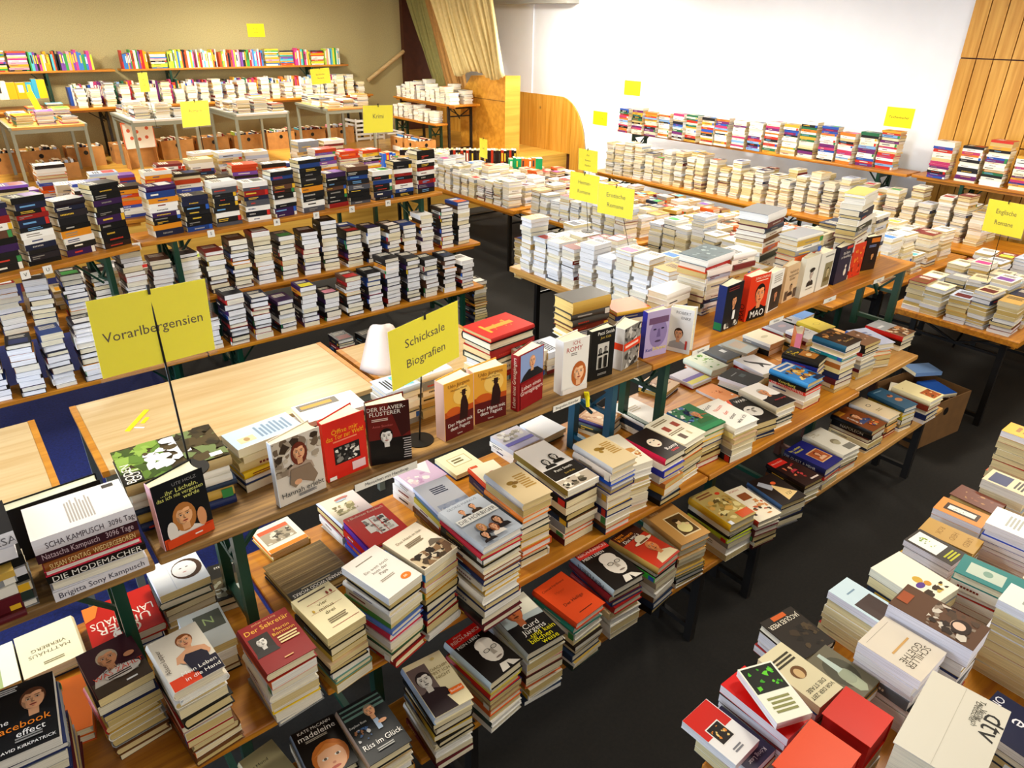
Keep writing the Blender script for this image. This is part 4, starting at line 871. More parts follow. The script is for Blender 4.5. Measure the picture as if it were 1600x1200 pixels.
 'M29': (dict(cover='#e8e0cc', spine='#efe8d8', t=.03, hard=False, art=[('e', .62, .45, .3, .14, '#c88a48'), ('e', .8, .3, .12, .1, '#b87434'), ('n', .3, .2, .95, .5, 10, ['#d8a868', '#a8682c', '#e8d0a0'])]), 'cream paperback with a ginger animal'),
 'M30': (dict(cover='#a8703c', spine='#3a2a6a', t=.02, art=[('r', .08, .08, .92, .92, '#caa078'), ('n', .1, .1, .9, .9, 26, ['#d8b898', '#b07a50', '#e4ccb0'])]), 'copper-coloured cover between the bench posts'),
 'M33': (dict(cover='#efeff2', spine='#dfe6f4', t=.025, hard=False), 'plain white booklet left of the blue bench post'),
 'M34': (dict(cover='#c4bfc8', spine='#b8bcc8', t=.025, hard=False, art=[('n', .1, .5, .9, .95, 30, ['#a8a090', '#8a8478', '#d8d4cc']), ('r', 0, .25, 1, .4, '#6a62b8'), ('r', 0, .02, 1, .22, '#b8b0c8')]), 'silvery cover crossed by a violet band'),
 'M35': (dict(cover='#e6dfb8', spine='#d8d0a4', t=.022, hard=False, art=[('r', .2, .34, .85, .76, '#c2b478'), ('r', .23, .37, .82, .73, '#ece4c4'), ('l', .3, .45, .75, .68, 2, '#6b5f30')]), 'pale book with a framed title under the plank'),
 'M36': (dict(cover='#efe8c8', spine='#d84a2a', t=.03, art=[('e', .55, .5, .14, .12, '#d0907a'), ('e', .55, .48, .08, .09, '#efe2d0'), ('r', .02, .9, .3, 1, '#d8542a')]), 'cream book with an orange-red spine and oval portrait'),
 'M37': (dict(cover='#e8e4de', spine='#d9d0b8', t=.036, art=[('r', 0, 0, 1, .4, '#15110f'), ('f', .5, .62, .2, SK2, '#b8b0a4', '#15110f', 0), ('t', 'Hans Jaray', .62, .24, .1, '#c0282a')]), 'book with a grey-haired man above a black half'),
 'M38': (dict(cover='#14110f', spine='#e8dcc0', t=.04, art=[('p', [(0, .8), (.12, 1), (.3, 1), (.1, .7)], '#efeae0'), ('p', [(.3, 1), (.42, 1), (.16, .6), (.05, .64)], '#e0502a'), ('e', .6, .42, .3, .3, '#d8d4cc'), ('e', .5, .5, .07, .03, DK), ('e', .7, .5, .07, .03, DK), ('p', [(.56, .48), (.64, .48), (.68, .36), (.54, .36)], '#8a857c'), ('t', 'WAR', .7, .85, .16, '#f0ece4')]), 'black book with a huge black-and-white face'),
 'M39': (dict(cover='#3a86d0', spine='#3a9ae8', t=.03, art=[('r', .05, .74, .95, .96, '#e8e4d8'), ('r', .15, .8, .85, .9, '#3a6ab8'), ('n', .08, .15, .95, .7, 34, ['#c8923a', '#2a2a3a', '#e8c878', '#7a4a1a']), ('r', .55, .0, 1, .14, '#1a2440')]), 'bright blue book with a golden picture'),
 'M40': (dict(cover='#17130e', spine='#1c1812', t=.03, art=[('n', .05, .68, .6, .95, 12, ['#e8d020', '#c9b01a']), ('r', .3, .2, .92, .64, '#b8741e'), ('e', .6, .42, .18, .12, '#e8c890')]), 'black book with yellow title and oval gold picture'),
 'M41': (dict(cover='#2a1c12', spine='#1a5a7a', t=.04, art=[('n', .05, .3, .95, .9, 22, ['#8a5a2a', '#c9924a', '#1a120c', '#5a3a1c']), ('t', 'Das Licht', .6, .22, .12, '#caa868')]), 'brown painting cover with blue spine above a turquoise book'),
 'M42': (dict(cover='#8a6448', spine='#26221e', t=.02, hard=False, art=[('n', .2, .3, .9, .9, 12, ['#c9927a', '#5a4438', '#e8d0c0'])]), 'brownish paperback right of the brown painting cover'),
 'M43': (dict(cover='#c4cce8', spine='#2a62c0', t=.035, art=[('l', .2, .5, .8, .8, 2, '#7a86b0')]), 'pale lilac book with a bright blue spine'),
 'M44': (dict(cover='#a8acb0', spine='#c01c14', t=.034, art=[('r', .0, .0, 1, .5, '#7a4a24'), ('n', .05, .02, .95, .5, 26, ['#c98a4a', '#e8d8c0', '#4a2a14']), ('r', .1, .66, .5, .74, '#dfe2e4')]), 'red-spined grey and brown book at the table end'),
 'M45': (dict(cover='#d8c244', spine='#d0ba3a', t=.03, art=[('e', .5, .5, .22, .12, '#b09a2a'), ('e', .5, .5, .18, .09, '#d8c244')]), 'mustard yellow book'),
 'M46': (dict(cover='#6a90c8', spine='#e4ecf6', t=.012, hard=False), 'light blue booklet against the bench leg'),
 'M47': (dict(cover='#8a8a98', spine='#dfe4ee', t=.02, hard=False, art=[('e', .55, .5, .2, .12, '#a8949c')]), 'grey booklet on a sheaf of white ones'),
 'M48': (dict(cover='#dfe2e6', spine='#e6ecf8', t=.02, hard=False, art=[('n', .3, .4, .9, .8, 16, ['#b8b8bc', '#f0f0f0', '#9a9aa0'])]), 'pale book with a faint white sculpture'),
 'M49': (dict(cover='#efe8cc', spine='#e6e2d8', t=.02, hard=False, art=[('e', .5, .5, .2, .09, '#cfc6a4')]), 'cream booklet with an oval emblem'),
 'M50': (dict(cover='#a8b0b0', spine='#b8bcb8', t=.018, hard=False, art=[('r', .2, .3, .85, .7, '#b8a898')]), 'blue-grey booklet with a brown panel'),
 'M51': (dict(cover='#565c62', spine='#6a7078', t=.025, art=[('r', .55, .4, .8, .6, '#d8dce0')]), 'slate grey book with a small white square'),
 'M52': (dict(cover='#dfe8d4', spine='#d8e0cc', t=.04, art=[('n', .1, .15, .9, .9, 26, ['#7ab04a', '#e8f0dc', '#4a8a3a', '#b8d49a'])]), 'white book with a blurred green picture'),
 'M53': (dict(cover='#eeeeee', spine='#dfe2ee', t=.03, hard=False, art=[('p', [(.2, .78), (.26, .86), (.34, .74), (.7, .5), (.9, .3), (.78, .3), (.6, .42), (.5, .3), (.44, .32), (.5, .48), (.32, .62)], '#2a2624')]), 'white book with a leaping black cat'),
 'M54': (dict(cover='#1d1f1e', spine='#e2e6f0', t=.02, hard=False, art=[('r', .5, .45, .75, .6, '#4a5658'), ('l', .3, .7, .7, .76, 1, '#8a8e8c')]), 'black booklet on white ones behind the portraits'),
 'M55': (dict(cover='#e89a62', spine='#dfe0ea', t=.014, hard=False, art=[('n', .3, .4, .75, .7, 8, ['#9a4a20', '#c86a34']), ('e', .85, .15, .06, .05, '#f0ece8')]), 'thin orange booklet lying flat'),
 'M56': (dict(cover='#d8b48a', spine='#e2dfe8', t=.02, hard=False, art=[('r', .2, .25, .85, .8, '#a87a54'), ('n', .2, .25, .85, .8, 10, ['#d8c0a0', '#7a4a2c'])]), 'tan booklet between the two pairs of bench legs'),
 'M58': (dict(cover='#cfcbd8', spine='#e0dce8', t=.02, hard=False, art=[('r', 0, .3, 1, .5, '#6a52a8'), ('r', 0, .08, 1, .3, '#e8dc5a')]), 'booklet striped violet and yellow'),
 'L0': (dict(cover='#d8cc98', spine='#cfc290', t=.03, art=[('t', 'Der Mond', .3, .7, .12, '#2a2a2a')]), 'pale yellow book half under the girl portrait'),
 'L1': (dict(cover='#15110f', spine='#0f0f0f', t=.03, art=[('e', .55, .32, .4, .42, '#c8702a'), ('e', .55, .26, .31, .36, '#e8b088'), ('e', .42, .3, .07, .035, '#f0ece4'), ('e', .7, .3, .07, .035, '#f0ece4'), ('e', .42, .3, .035, .035, '#5a4a3a'), ('e', .7, .3, .035, .035, '#5a4a3a'), ('e', .56, .18, .04, .03, '#c98060'), ('e', .56, .1, .11, .035, '#b8503c'), ('p', [(.2, .4), (.55, .56), (.92, .4), (.8, .44), (.5, .46), (.32, .42)], '#d8843a'), ('t', 'KATE McCANN', .5, .93, .09, '#e4e0d8'), ('t', 'madeleine', .5, .82, .17, '#f4f0e8'), ('l', .2, .7, .85, .75, 2, '#b0a898')]), 'black book with a small girl\'s face'),
 'L2': (dict(cover='#14181c', spine='#8a6a48', t=.034, art=[('r', .02, .76, .98, .8, '#5a7a72'), ('r', .02, .84, .98, .87, '#5a7a72'), ('r', .02, .92, .98, .95, '#5a7a72'), ('f', .6, .74, .14, SK, '#8a7a6a', '#1c1f26', 0), ('r', .55, .4, .66, .58, '#a8bcd8'), ('e', .72, .5, .1, .05, SK), ('n', .05, .35, .4, .55, 16, ['#3a5a8a', '#8a5a3a', '#c8c8c8']), ('t', 'Stephan Russ', .22, .62, .07, '#d0d0d0', 0, .4), ('t', 'Riss im Glück', .5, .24, .16, '#f4f2ee'), ('l', .3, .1, .8, .16, 2, '#b0b0ac')]), 'black book with a seated man clasping his hands'),
 'L3': (dict(cover='#e8dcb4', spine='#a8c0e4', t=.034, art=[('r', 0, 0, .5, .9, '#6b5a58'), ('p', [(0, 0), (.62, 0), (.5, .3), (.3, .42), (0, .42)], '#2a1c22'), ('f', .27, .62, .21, BW, '#2a2224', '#2a1c22', 0), ('t', 'JOACHIM', .72, .72, .1, '#7a6a3a', 0, .5), ('t', 'FEST ICH', .72, .64, .1, '#7a6a3a', 0, .5), ('t', 'NICHT', .72, .56, .1, '#7a6a3a', 0, .5), ('r', .6, .2, .95, .3, '#e86a1e'), ('t', 'Bestseller', .78, .25, .08, '#fbeedc', 0, .3), ('e', .72, .9, .05, .04, '#d0b870')]), 'cream book with a pale boy wearing a bow tie'),
 'L4': (dict(cover='#120c0a', spine='#c8dcec', t=.036, art=[('r', 0, .8, 1, 1, '#d81c18'), ('t', 'Marcel', .3, .95, .07, '#f4d8c8'), ('t', 'REICH-RANICKI', .5, .88, .12, '#f4e8dc'), ('t', 'MEIN LEBEN', .4, .76, .1, '#f0ece4'), ('e', .62, .42, .27, .34, '#d8d0c6'), ('e', .62, .58, .24, .2, '#e2dad0'), ('e', .54, .46, .085, .06, '#3a342e'), ('e', .54, .46, .065, .045, '#c8c0b4'), ('e', .76, .46, .085, .06, '#3a342e'), ('e', .76, .46, .065, .045, '#c8c0b4'), ('p', [(.62, .46), (.68, .46), (.72, .34), (.6, .34)], '#a49a8e'), ('e', .66, .27, .09, .025, '#7a6a62'), ('p', [(.4, .02), (.5, .16), (.75, .14), (.95, .02)], '#d8d2c8'), ('p', [(.62, .02), (.66, .12), (.72, .02)], '#1a1614')]), 'bald bespectacled man book beside the bow-tie boy'),
 'L5': (dict(cover='#121012', spine='#b8c0c4', t=.034, art=[('r', .0, .5, 1, 1, '#aab8bc'), ('r', .55, .62, 1, 1, '#dfe0d0'), ('p', [(.15, 0), (.2, .42), (.35, .5), (.6, .52), (1, .5), (1, 0)], '#121012'), ('f', .4, .72, .24, '#b8643a', '#6b6460', '#121012', 0), ('t', 'Curd', .52, .4, .16, '#f4f2ec'), ('t', 'Jürgens', .52, .31, .16, '#f4f2ec'), ('t', '...und kein', .58, .22, .15, '#f0e614'), ('t', 'bißchen', .5, .13, .15, '#f0e614'), ('t', 'weise', .65, .05, .15, '#f0e614')]), 'black book with bright yellow and white title'),
 'L6': (dict(cover='#d8481a', spine='#c83c14', t=.03, art=[('t', 'Conrad Ferdinand', .45, .84, .08, '#5a2010'), ('t', 'Meyer', .45, .68, .1, '#b83a14'), ('t', 'Der Heilige', .5, .4, .11, '#4a1a0c'), ('l', .3, .12, .75, .15, 1, '#5a2010')]), 'plain orange-red hardback'),
 'L7': (dict(cover='#120c0a', spine='#b8d0e8', t=.036, sp=[('t', 'MEIN LEBEN', .5, .5, .09, '#2a3a5a')], spdir=-1, art=[('r', 0, .8, 1, 1, '#d8342a'), ('t', 'Marcel', .3, .95, .07, '#f4d8c8'), ('t', 'REICH-RANICKI', .5, .88, .12, '#f4e8dc'), ('t', 'MEIN LEBEN', .4, .76, .1, '#f0ece4'), ('e', .62, .42, .27, .34, '#d4ccc2'), ('e', .62, .58, .24, .2, '#e2dad0'), ('e', .54, .46, .085, .06, '#3a342e'), ('e', .54, .46, .065, .045, '#c8c0b4'), ('e', .76, .46, .085, .06, '#3a342e'), ('e', .76, .46, .065, .045, '#c8c0b4'), ('p', [(.62, .46), (.68, .46), (.72, .34), (.6, .34)], '#a49a8e'), ('e', .66, .27, .09, .025, '#7a6a62'), ('p', [(.4, .02), (.5, .16), (.75, .14), (.95, .02)], '#d8d2c8'), ('p', [(.62, .02), (.66, .12), (.72, .02)], '#1a1614')]), 'bald bespectacled man book right of the orange-red one'),
 'L8': (dict(cover='#b83018', spine='#c8a85a', t=.034, art=[('r', 0, .72, 1, 1, '#3a1a10'), ('t', 'Heinz', .25, .93, .12, '#f09020'), ('t', 'Rühmann', .38, .85, .13, '#f09020'), ('t', "Das war's", .45, .76, .13, '#f0ece4'), ('f', .62, .4, .2, '#c87a48', '#c87a48', '#d8c8a0', 0), ('e', .62, .58, .36, .07, '#e0d4b8'), ('e', .62, .64, .2, .14, '#d8ccb0'), ('r', .44, .55, .8, .59, '#6b4a30')]), 'red book with a man in a light hat'),
 'L9': (dict(cover='#b98a4a', spine='#c49858', t=.032, art=[('l', .1, .88, .5, .93, 2, '#e8d0a0'), ('r', .3, .14, .88, .72, '#d8c49a'), ('r', .33, .17, .85, .69, '#4a3414'), ('e', .58, .34, .2, .2, '#d8ca8a'), ('e', .56, .5, .07, .1, '#d8b888'), ('e', .54, .57, .09, .07, '#2a1a0c'), ('e', .74, .4, .06, .05, '#d8b888')]), 'tan book with a framed painting of a seated lady'),
 'L10': (dict(cover='#b09a5a', spine='#e8b41e', t=.04, art=[('l', .1, .8, .8, .94, 2, '#7a4a2a'), ('e', .78, .8, .08, .06, '#c43a1e'), ('n', .05, .1, .95, .7, 44, ['#8a7434', '#d8c88a', '#5a4a24', '#c89a4a', '#a8843a']), ('r', .5, .04, .98, .22, '#c8501e'), ('r', 0, 0, .14, .1, '#dfe4ee')]), 'thick yellow-spined book with a historical battle scene'),
 'L11': (dict(cover='#e8dfc8', spine='#b8311e', t=.03, art=[('t', 'ROMAN', .5, .92, .09, '#b8482a'), ('r', .4, .6, .8, .8, '#8a4a24'), ('n', .1, .1, .95, .56, 26, ['#c8864a', '#3a2a1c', '#e8dcc8', '#b8542a'])]), 'cream book with small brown pictures, leaning low'),
 'L12': (dict(cover='#1c1210', spine='#3a5a8a', t=.03, art=[('p', [(.1, .8), (.28, .88), (.52, .6), (.3, .5)], '#a8acb8'), ('p', [(.4, .08), (.95, .22), (.5, .66), (.44, .6)], '#e8c88a'), ('e', .62, .7, .09, .07, '#e0602a'), ('t', '127', .66, .26, .13, '#2a1c14')]), 'black book numbered 127'),
 'L13': (dict(cover='#2a1210', spine='#1c0e0e', t=.026, art=[('r', 0, .78, .7, 1, '#d0281e'), ('t', 'Simone Biedo', .35, .9, .08, '#f4dcc8', 0, .6), ('n', .2, .2, .8, .74, 18, ['#b83a3a', '#3a1814', '#d8704a', '#8a2420']), ('f', .45, .62, .08, SK, '#3a1410', '#b83040', 1), ('l', .5, .06, .92, .14, 1, '#d8c8c0')]), 'dark red book with a woman in crimson'),
 'L14': (dict(cover='#1c2070', spine='#14184a', t=.045, sp=[('t', 'DIE QUEST & MEHR', .4, .5, .07, '#d8dce8')], art=[('t', 'Im siebten', .3, .88, .11, '#e8e01e'), ('t', 'Himmel', .3, .78, .11, '#e8e01e'), ('r', .3, .2, .9, .62, '#d8b07a'), ('r', .33, .23, .87, .59, '#a8542a'), ('f', .6, .46, .09, SK, '#6b2a14', '#d8b090', 1)]), 'royal blue book with a framed red-haired head'),
 'L15': (dict(cover='#e0ddd0', spine='#dcd9cc', t=.03, art=[('t', 'Zeuge', .25, .9, .1, '#a89a6a'), ('t', 'der Zeit', .3, .82, .1, '#a89a6a'), ('e', .55, .45, .17, .16, '#8a8268'), ('e', .55, .4, .14, .13, '#b0a88c'), ('r', .5, .08, .95, .26, '#7a7a72')]), 'off-white book with a faded bald head'),
 'L16': (dict(cover='#7a3c14', spine='#14161c', t=.032, art=[('t', 'Ludwig II.', .22, .5, .12, '#f0ece4', -90, .9), ('f', .52, .6, .15, SK, '#2a1610', '#3a4a7a', 0), ('n', .4, .1, .95, .4, 14, ['#d8682a', '#2a3a6a', '#c8a86a']), ('r', .02, .8, .4, .96, '#d8922a')]), 'brown book with a dark-haired king\'s portrait'),
 'L17': (dict(cover='#e8d4b0', spine='#e4e4ea', t=.026, art=[('e', .45, .66, .14, .1, '#4a3a2a'), ('e', .45, .66, .1, .07, '#e8d4b0'), ('l', .3, .35, .8, .45, 2, '#b09a70')]), 'beige book with a small dark oval'),
 'L18': (dict(cover='#2a5a7a', spine='#26506e', t=.03, art=[('e', .55, .6, .16, .12, '#c87a4a'), ('e', .6, .38, .2, .16, '#c88a5a'), ('e', .55, .64, .1, .08, '#5a2a1a'), ('l', .1, .86, .7, .92, 1, '#8ab0c8')]), 'teal blue book with a reclining figure'),
 'L19': (dict(cover='#efe4b0', spine='#efe8c4', t=.034, art=[('r', .35, .05, .95, .42, '#a8501e'), ('n', .35, .05, .95, .42, 12, ['#d87a2a', '#4a2a14', '#e8c88a']), ('e', .2, .8, .02, .02, '#8a7a4a')]), 'pale yellow book with an orange picture, at the bench end'),
 'R1': (dict(cover='#d6d0c0', spine='#d8d2c0', t=.20, pages='#efe8cc', art=[('r', .0, .545, 1, .55, '#b8b2a0'), ('t', 'dtv', .3, .12, .2, '#16140f'), ('t', 'Deutscher', .22, .36, .05, '#4a4638'), ('t', 'Taschenbuch', .22, .32, .05, '#4a4638'), ('t', 'Verlag', .22, .28, .05, '#4a4638')]), 'huge white boxed volume with three black letters'),
 'R2': (dict(cover='#d0240c', spine='#b81408', t=.10, pages='#c01408'), 'shiny red box volume behind the orange one'),
 'R3': (dict(cover='#e04406', spine='#b81408', t=.12, pages='#c01408'), 'shiny orange-red box volume at the picture bottom'),
 'R4': (dict(cover='#3a3450', spine='#2a4a2a', t=.03, hard=False, pages='#f0f0f6', art=[('t', 'König Lear', .5, .12, .12, '#e8e8ee')]), 'dark violet paperback titled after a mad king'),
 'R5': (dict(cover='#eeecea', spine='#e8e6e4', t=.026, hard=False, pages='#f4f2f6', art=[('r', 0, .5, 1, 1, '#cc2014'), ('r', .3, .3, .8, .66, '#e8e6e0'), ('r', .33, .32, .77, .64, '#1a1210'), ('n', .36, .36, .74, .6, 10, ['#d8842a', '#e8c878']), ('l', .4, .1, .8, .2, 2, '#7a7a80')]), 'small white and red paperback with a dark square picture'),
 'R6': (dict(cover='#d81410', spine='#c01418', t=.03, hard=False, pages='#f0ecf4', art=[('l', .2, .1, .9, .2, 2, '#8a0c10')]), 'glossy red paperback under the green-pictured one'),
 'R7': (dict(cover='#efeedc', spine='#f0f0f4', t=.024, hard=False, pages='#f4f2f8', art=[('r', .04, .5, .96, .97, '#14160f'), ('n', .1, .52, .85, .94, 12, ['#4ab81e', '#62c82a', '#3a9a1a']), ('l', .2, .12, .85, .42, 4, '#8a8a50')]), 'tilted paperback with a black and green picture'),
 'R8': (dict(cover='#d8cda8', spine='#cfc49c', t=.03, hard=False, pages='#e4d8ac', art=[('e', .5, .52, .22, .2, '#6b4418'), ('e', .52, .5, .12, .16, '#caa874'), ('l', .15, .68, .9, .86, 3, '#3a3220'), ('t', 'DIE STABE', .5, .24, .13, '#3a3220'), ('t', 'VOR DER ZEIT', .5, .14, .12, '#3a3220')]), 'beige paperback with a sepia oval portrait'),
 'R9': (dict(cover='#241c14', spine='#3a2a1a', t=.03, art=[('t', 'JACQUES MEER', .5, .8, .13, '#e8e0cc'), ('r', .3, .88, .7, .98, '#c85a1e'), ('n', .05, .1, .9, .6, 14, ['#3a2c1c', '#4a3a24', '#1a140e'])]), 'dark brown book with cream capitals'),
 'R10': (dict(cover='#6a6450', spine='#8a5a2a', t=.03, pages='#a88a50', art=[('e', .5, .5, .4, .5, '#4a4838'), ('p', [(.3, .35), (.7, .35), (.66, .1), (.5, .02), (.34, .1)], '#a8b094'), ('e', .5, .4, .2, .25, '#98a088'), ('p', [(.4, .52), (.6, .52), (.56, .95), (.44, .95)], '#b8c8c0')]), 'grey-brown book with a ghostly figure'),
 'R12': (dict(cover='#d8cdbc', spine='#d0c4b4', t=.035, hard=False, pages='#eceaf6', art=[('r', .1, .9, .9, .905, '#8a8070'), ('t', 'SCHILLER', .5, .24, .14, '#5a5040'), ('t', 'GOETHE', .5, .36, .14, '#5a5040'), ('l', .2, .5, .8, .56, 1, '#c89a5a')]), 'pale paperback with two poets\' surnames'),
 'R13': (dict(cover='#5a3c28', spine='#2a1c14', t=.07, pages='#e4e4f4', hard=False, art=[('n', .05, .1, .95, .6, 40, ['#8a7a6a', '#4a3626', '#c8beb0', '#2a1c14']), ('r', .3, .84, .7, .98, '#9a4a24'), ('e', .5, .28, .2, .14, '#c8a890'), ('e', .5, .24, .26, .2, '#2a1810'), ('e', .5, .26, .14, .13, '#d8b8a0')]), 'thick brown paperback with an upside-down portrait'),
 'R14': (dict(cover='#c8dce4', spine='#b8ccd8', t=.03, hard=False, pages='#ececf8', art=[('r', .1, .0, .9, .5, '#4a3c38'), ('l', .3, .7, .7, .76, 1, '#7a94a8')]), 'light blue paperback at the aisle edge'),
 'R15': (dict(cover='#2a7a78', spine='#246a68', t=.03, pages='#e4dcc0', art=[('r', .25, .3, .8, .85, '#b8c4b4'), ('e', .5, .55, .14, .12, '#7a9a8a')]), 'teal book with a grey panel'),
 'R16': (dict(cover='#3a3430', spine='#2a2622', t=.026, hard=False, pages='#e8e6f2', art=[('r', .15, .35, .9, .95, '#e8e8e0'), ('n', .35, .5, .75, .85, 14, ['#7a9a3a', '#a8b84a', '#5a7a2a']), ('l', .2, .06, .85, .26, 3, '#b8b82a')]), 'dark book with a plant drawing in a white panel'),
 'R17': (dict(cover='#b8914e', spine='#a8803c', t=.03, pages='#d8c078', art=[('t', 'ROK', .5, .7, .2, '#8a6428'), ('t', 'HEID', .5, .45, .2, '#8a6428'), ('t', 'URED', .5, .2, .2, '#8a6428')]), 'golden brown book with big faded letters'),
 'R18': (dict(cover='#d8883a', spine='#c8782a', t=.028, hard=False, pages='#eceaf8', art=[('r', .25, .15, .75, .85, '#3a2418'), ('r', .36, .22, .64, .78, '#e8e4d8'), ('n', .38, .3, .62, .7, 8, ['#3a2a1c', '#b8a888'])]), 'orange book with a dark framed label'),
 'R19': (dict(cover='#6a3828', spine='#5a2c20', t=.026, pages='#c8b070', art=[('n', .2, .2, .8, .8, 10, ['#a87a48', '#8a5438'])]), 'reddish-brown book behind the orange framed one'),
 'R20': (dict(cover='#efefec', spine='#e6e6f0', t=.028, hard=False, pages='#f0f0fa', art=[('l', .2, .4, .8, .7, 4, '#a8a8a0'), ('r', .6, .12, .85, .25, '#a84a2a')]), 'white paperback with faint green print'),
 'R21': (dict(cover='#e8b42a', spine='#d8542a', t=.03, hard=False, pages='#f0f0fa', art=[('l', .2, .5, .8, .8, 2, '#a86a1a')]), 'yellow-orange book on the tall far stack'),
 'R22': (dict(cover='#ece6d0', spine='#dcd4b8', t=.03, hard=False, pages='#ecead8', art=[('e', .5, .45, .1, .1, '#c8a03a'), ('e', .6, .35, .12, .07, '#5a3a8a'), ('e', .42, .32, .08, .07, '#c8882a'), ('n', .1, .1, .9, .24, 12, ['#c8a84a', '#3a2a1a'])]), 'cream book with a little gold and violet ornament'),
 'R23': (dict(cover='#dfe4da', spine='#e4e6f4', t=.03, hard=False, pages='#eceefa', art=[('l', .2, .3, .8, .7, 6, '#9aa094')]), 'pale green-white paperback at the right picture edge'),
 'R24': (dict(cover='#14183a', spine='#101430', t=.03, hard=False, pages='#e8e6f0', art=[('t', 'ONE', .3, .9, .16, '#e8e8f0'), ('t', 'e', .4, .5, .3, '#e8e8f0'), ('t', 'e', .4, .3, .3, '#e8e8f0'), ('r', .1, .05, .9, .14, '#5a4a30')]), 'navy book lettered in white beside the huge boxed volume'),
 'M60': (dict(cover='#e06a1a', spine='#d85f14', t=.03, art=[]), 'orange book half under the young man\'s black book'),
 'M61': (dict(cover='#a8b878', spine='#e8e6da', t=.02, hard=False, art=[('r', .6, 0, 1, 1, '#e8e6da')]), 'green-tinted book at the left picture edge'),
 'B0': (dict(cover='#efebe8', spine='#e2dfe8', t=.045, art=[('l', .15, .35, .85, .62, 9, '#b0a8a0'), ('r', .84, .08, .95, .2, '#4a4642')], sp=[('t', 'SCHA KAMPUSCH  3096 Tage', .56, .5, .085, '#4a3c48')]), 'white hardback with grey back-cover print, left end'),
 'B1': (dict(cover='#3c3018', spine='#b8a070', t=.035, art=[('n', 0, .55, 1, 1, 60, ['#5a7a2a', '#7a9a3a', '#3a5018', '#8aa848']), ('n', .15, .3, .95, .75, 30, ['#e8eaf2', '#d8dce8', '#4a3c20', '#f4f4fa']), ('n', 0, 0, 1, .4, 60, ['#4a3c20', '#2a2210', '#6b7a4a', '#3a3018']), ('r', .0, .82, .28, 1, '#1a1710'), ('t', 'BODEN', .26, .93, .13, '#f0ece0', 0, .5), ('t', 'GUT', .2, .87, .13, '#f0ece0', 0, .4), ('r', .06, .06, .16, .18, '#e8e8e8')]), 'garden photo book carrying the sign foot'),
 'B2': (dict(cover='#b8cce0', spine='#efe8c8', t=.03, hard=False, art=[('l', .2, .1, .85, .6, 8, '#7a90a8'), ('r', .2, .66, .5, .9, '#d8c8a0'), ('e', .35, .78, .1, .08, '#a88a5a')]), 'light blue back cover with printed text'),
 'B3': (dict(cover='#efeef2', spine='#eceaf0', t=.02, hard=False, art=[('r', .6, .3, .95, .95, '#6b665c'), ('r', .7, .4, .85, .9, '#c8902a')]), 'white booklet with an orange arrow picture'),
 'B6': (dict(cover='#c42c24', spine='#b82620', t=.02, art=[('n', .3, .3, .7, .7, 12, ['#e8a83a', '#d88a2a']), ('l', .25, .75, .75, .85, 1, '#e8a83a'), ('r', .42, .2, .58, .8, '#e0983a')]), 'red book with gold ornament'),
 'B8': (dict(cover='#4a4640', spine='#c8a24a', t=.062, pages='#e0c878', art=[]), 'thick dark-covered volume with pink page edges'),
 'B9': (dict(cover='#d8661e', spine='#d0a83a', t=.02, pages='#dcc078', hard=True), 'flat orange book behind the display row'),
 'B10': (dict(cover='#efedea', spine='#e4e0d8', t=.035, pages='#ece6cc'), 'white hardback behind the cyclist portrait'),
 'B11': (dict(cover='#5a7078', spine='#e4e6e8', t=.04, pages='#f0efe6', art=[('n', .1, .1, .9, .9, 18, ['#8aa0a8', '#a8bcc0', '#4a5c64'])]), 'large book with a grey-blue lake picture'),
 'B13': (dict(cover='#8a8c90', spine='#e6e6e6', t=.05, pages='#eef0f0'), 'grey-topped volume on a high white pile'),
 'B14': (dict(cover='#a8aab0', spine='#e8e6e0', t=.02, pages='#f0ecd8'), 'flat grey book on a cream pile'),
 'B15': (dict(cover='#e8d870', spine='#e8e6e0', t=.02, pages='#f4f4f4'), 'thin yellow book on the highest white pile'),
}
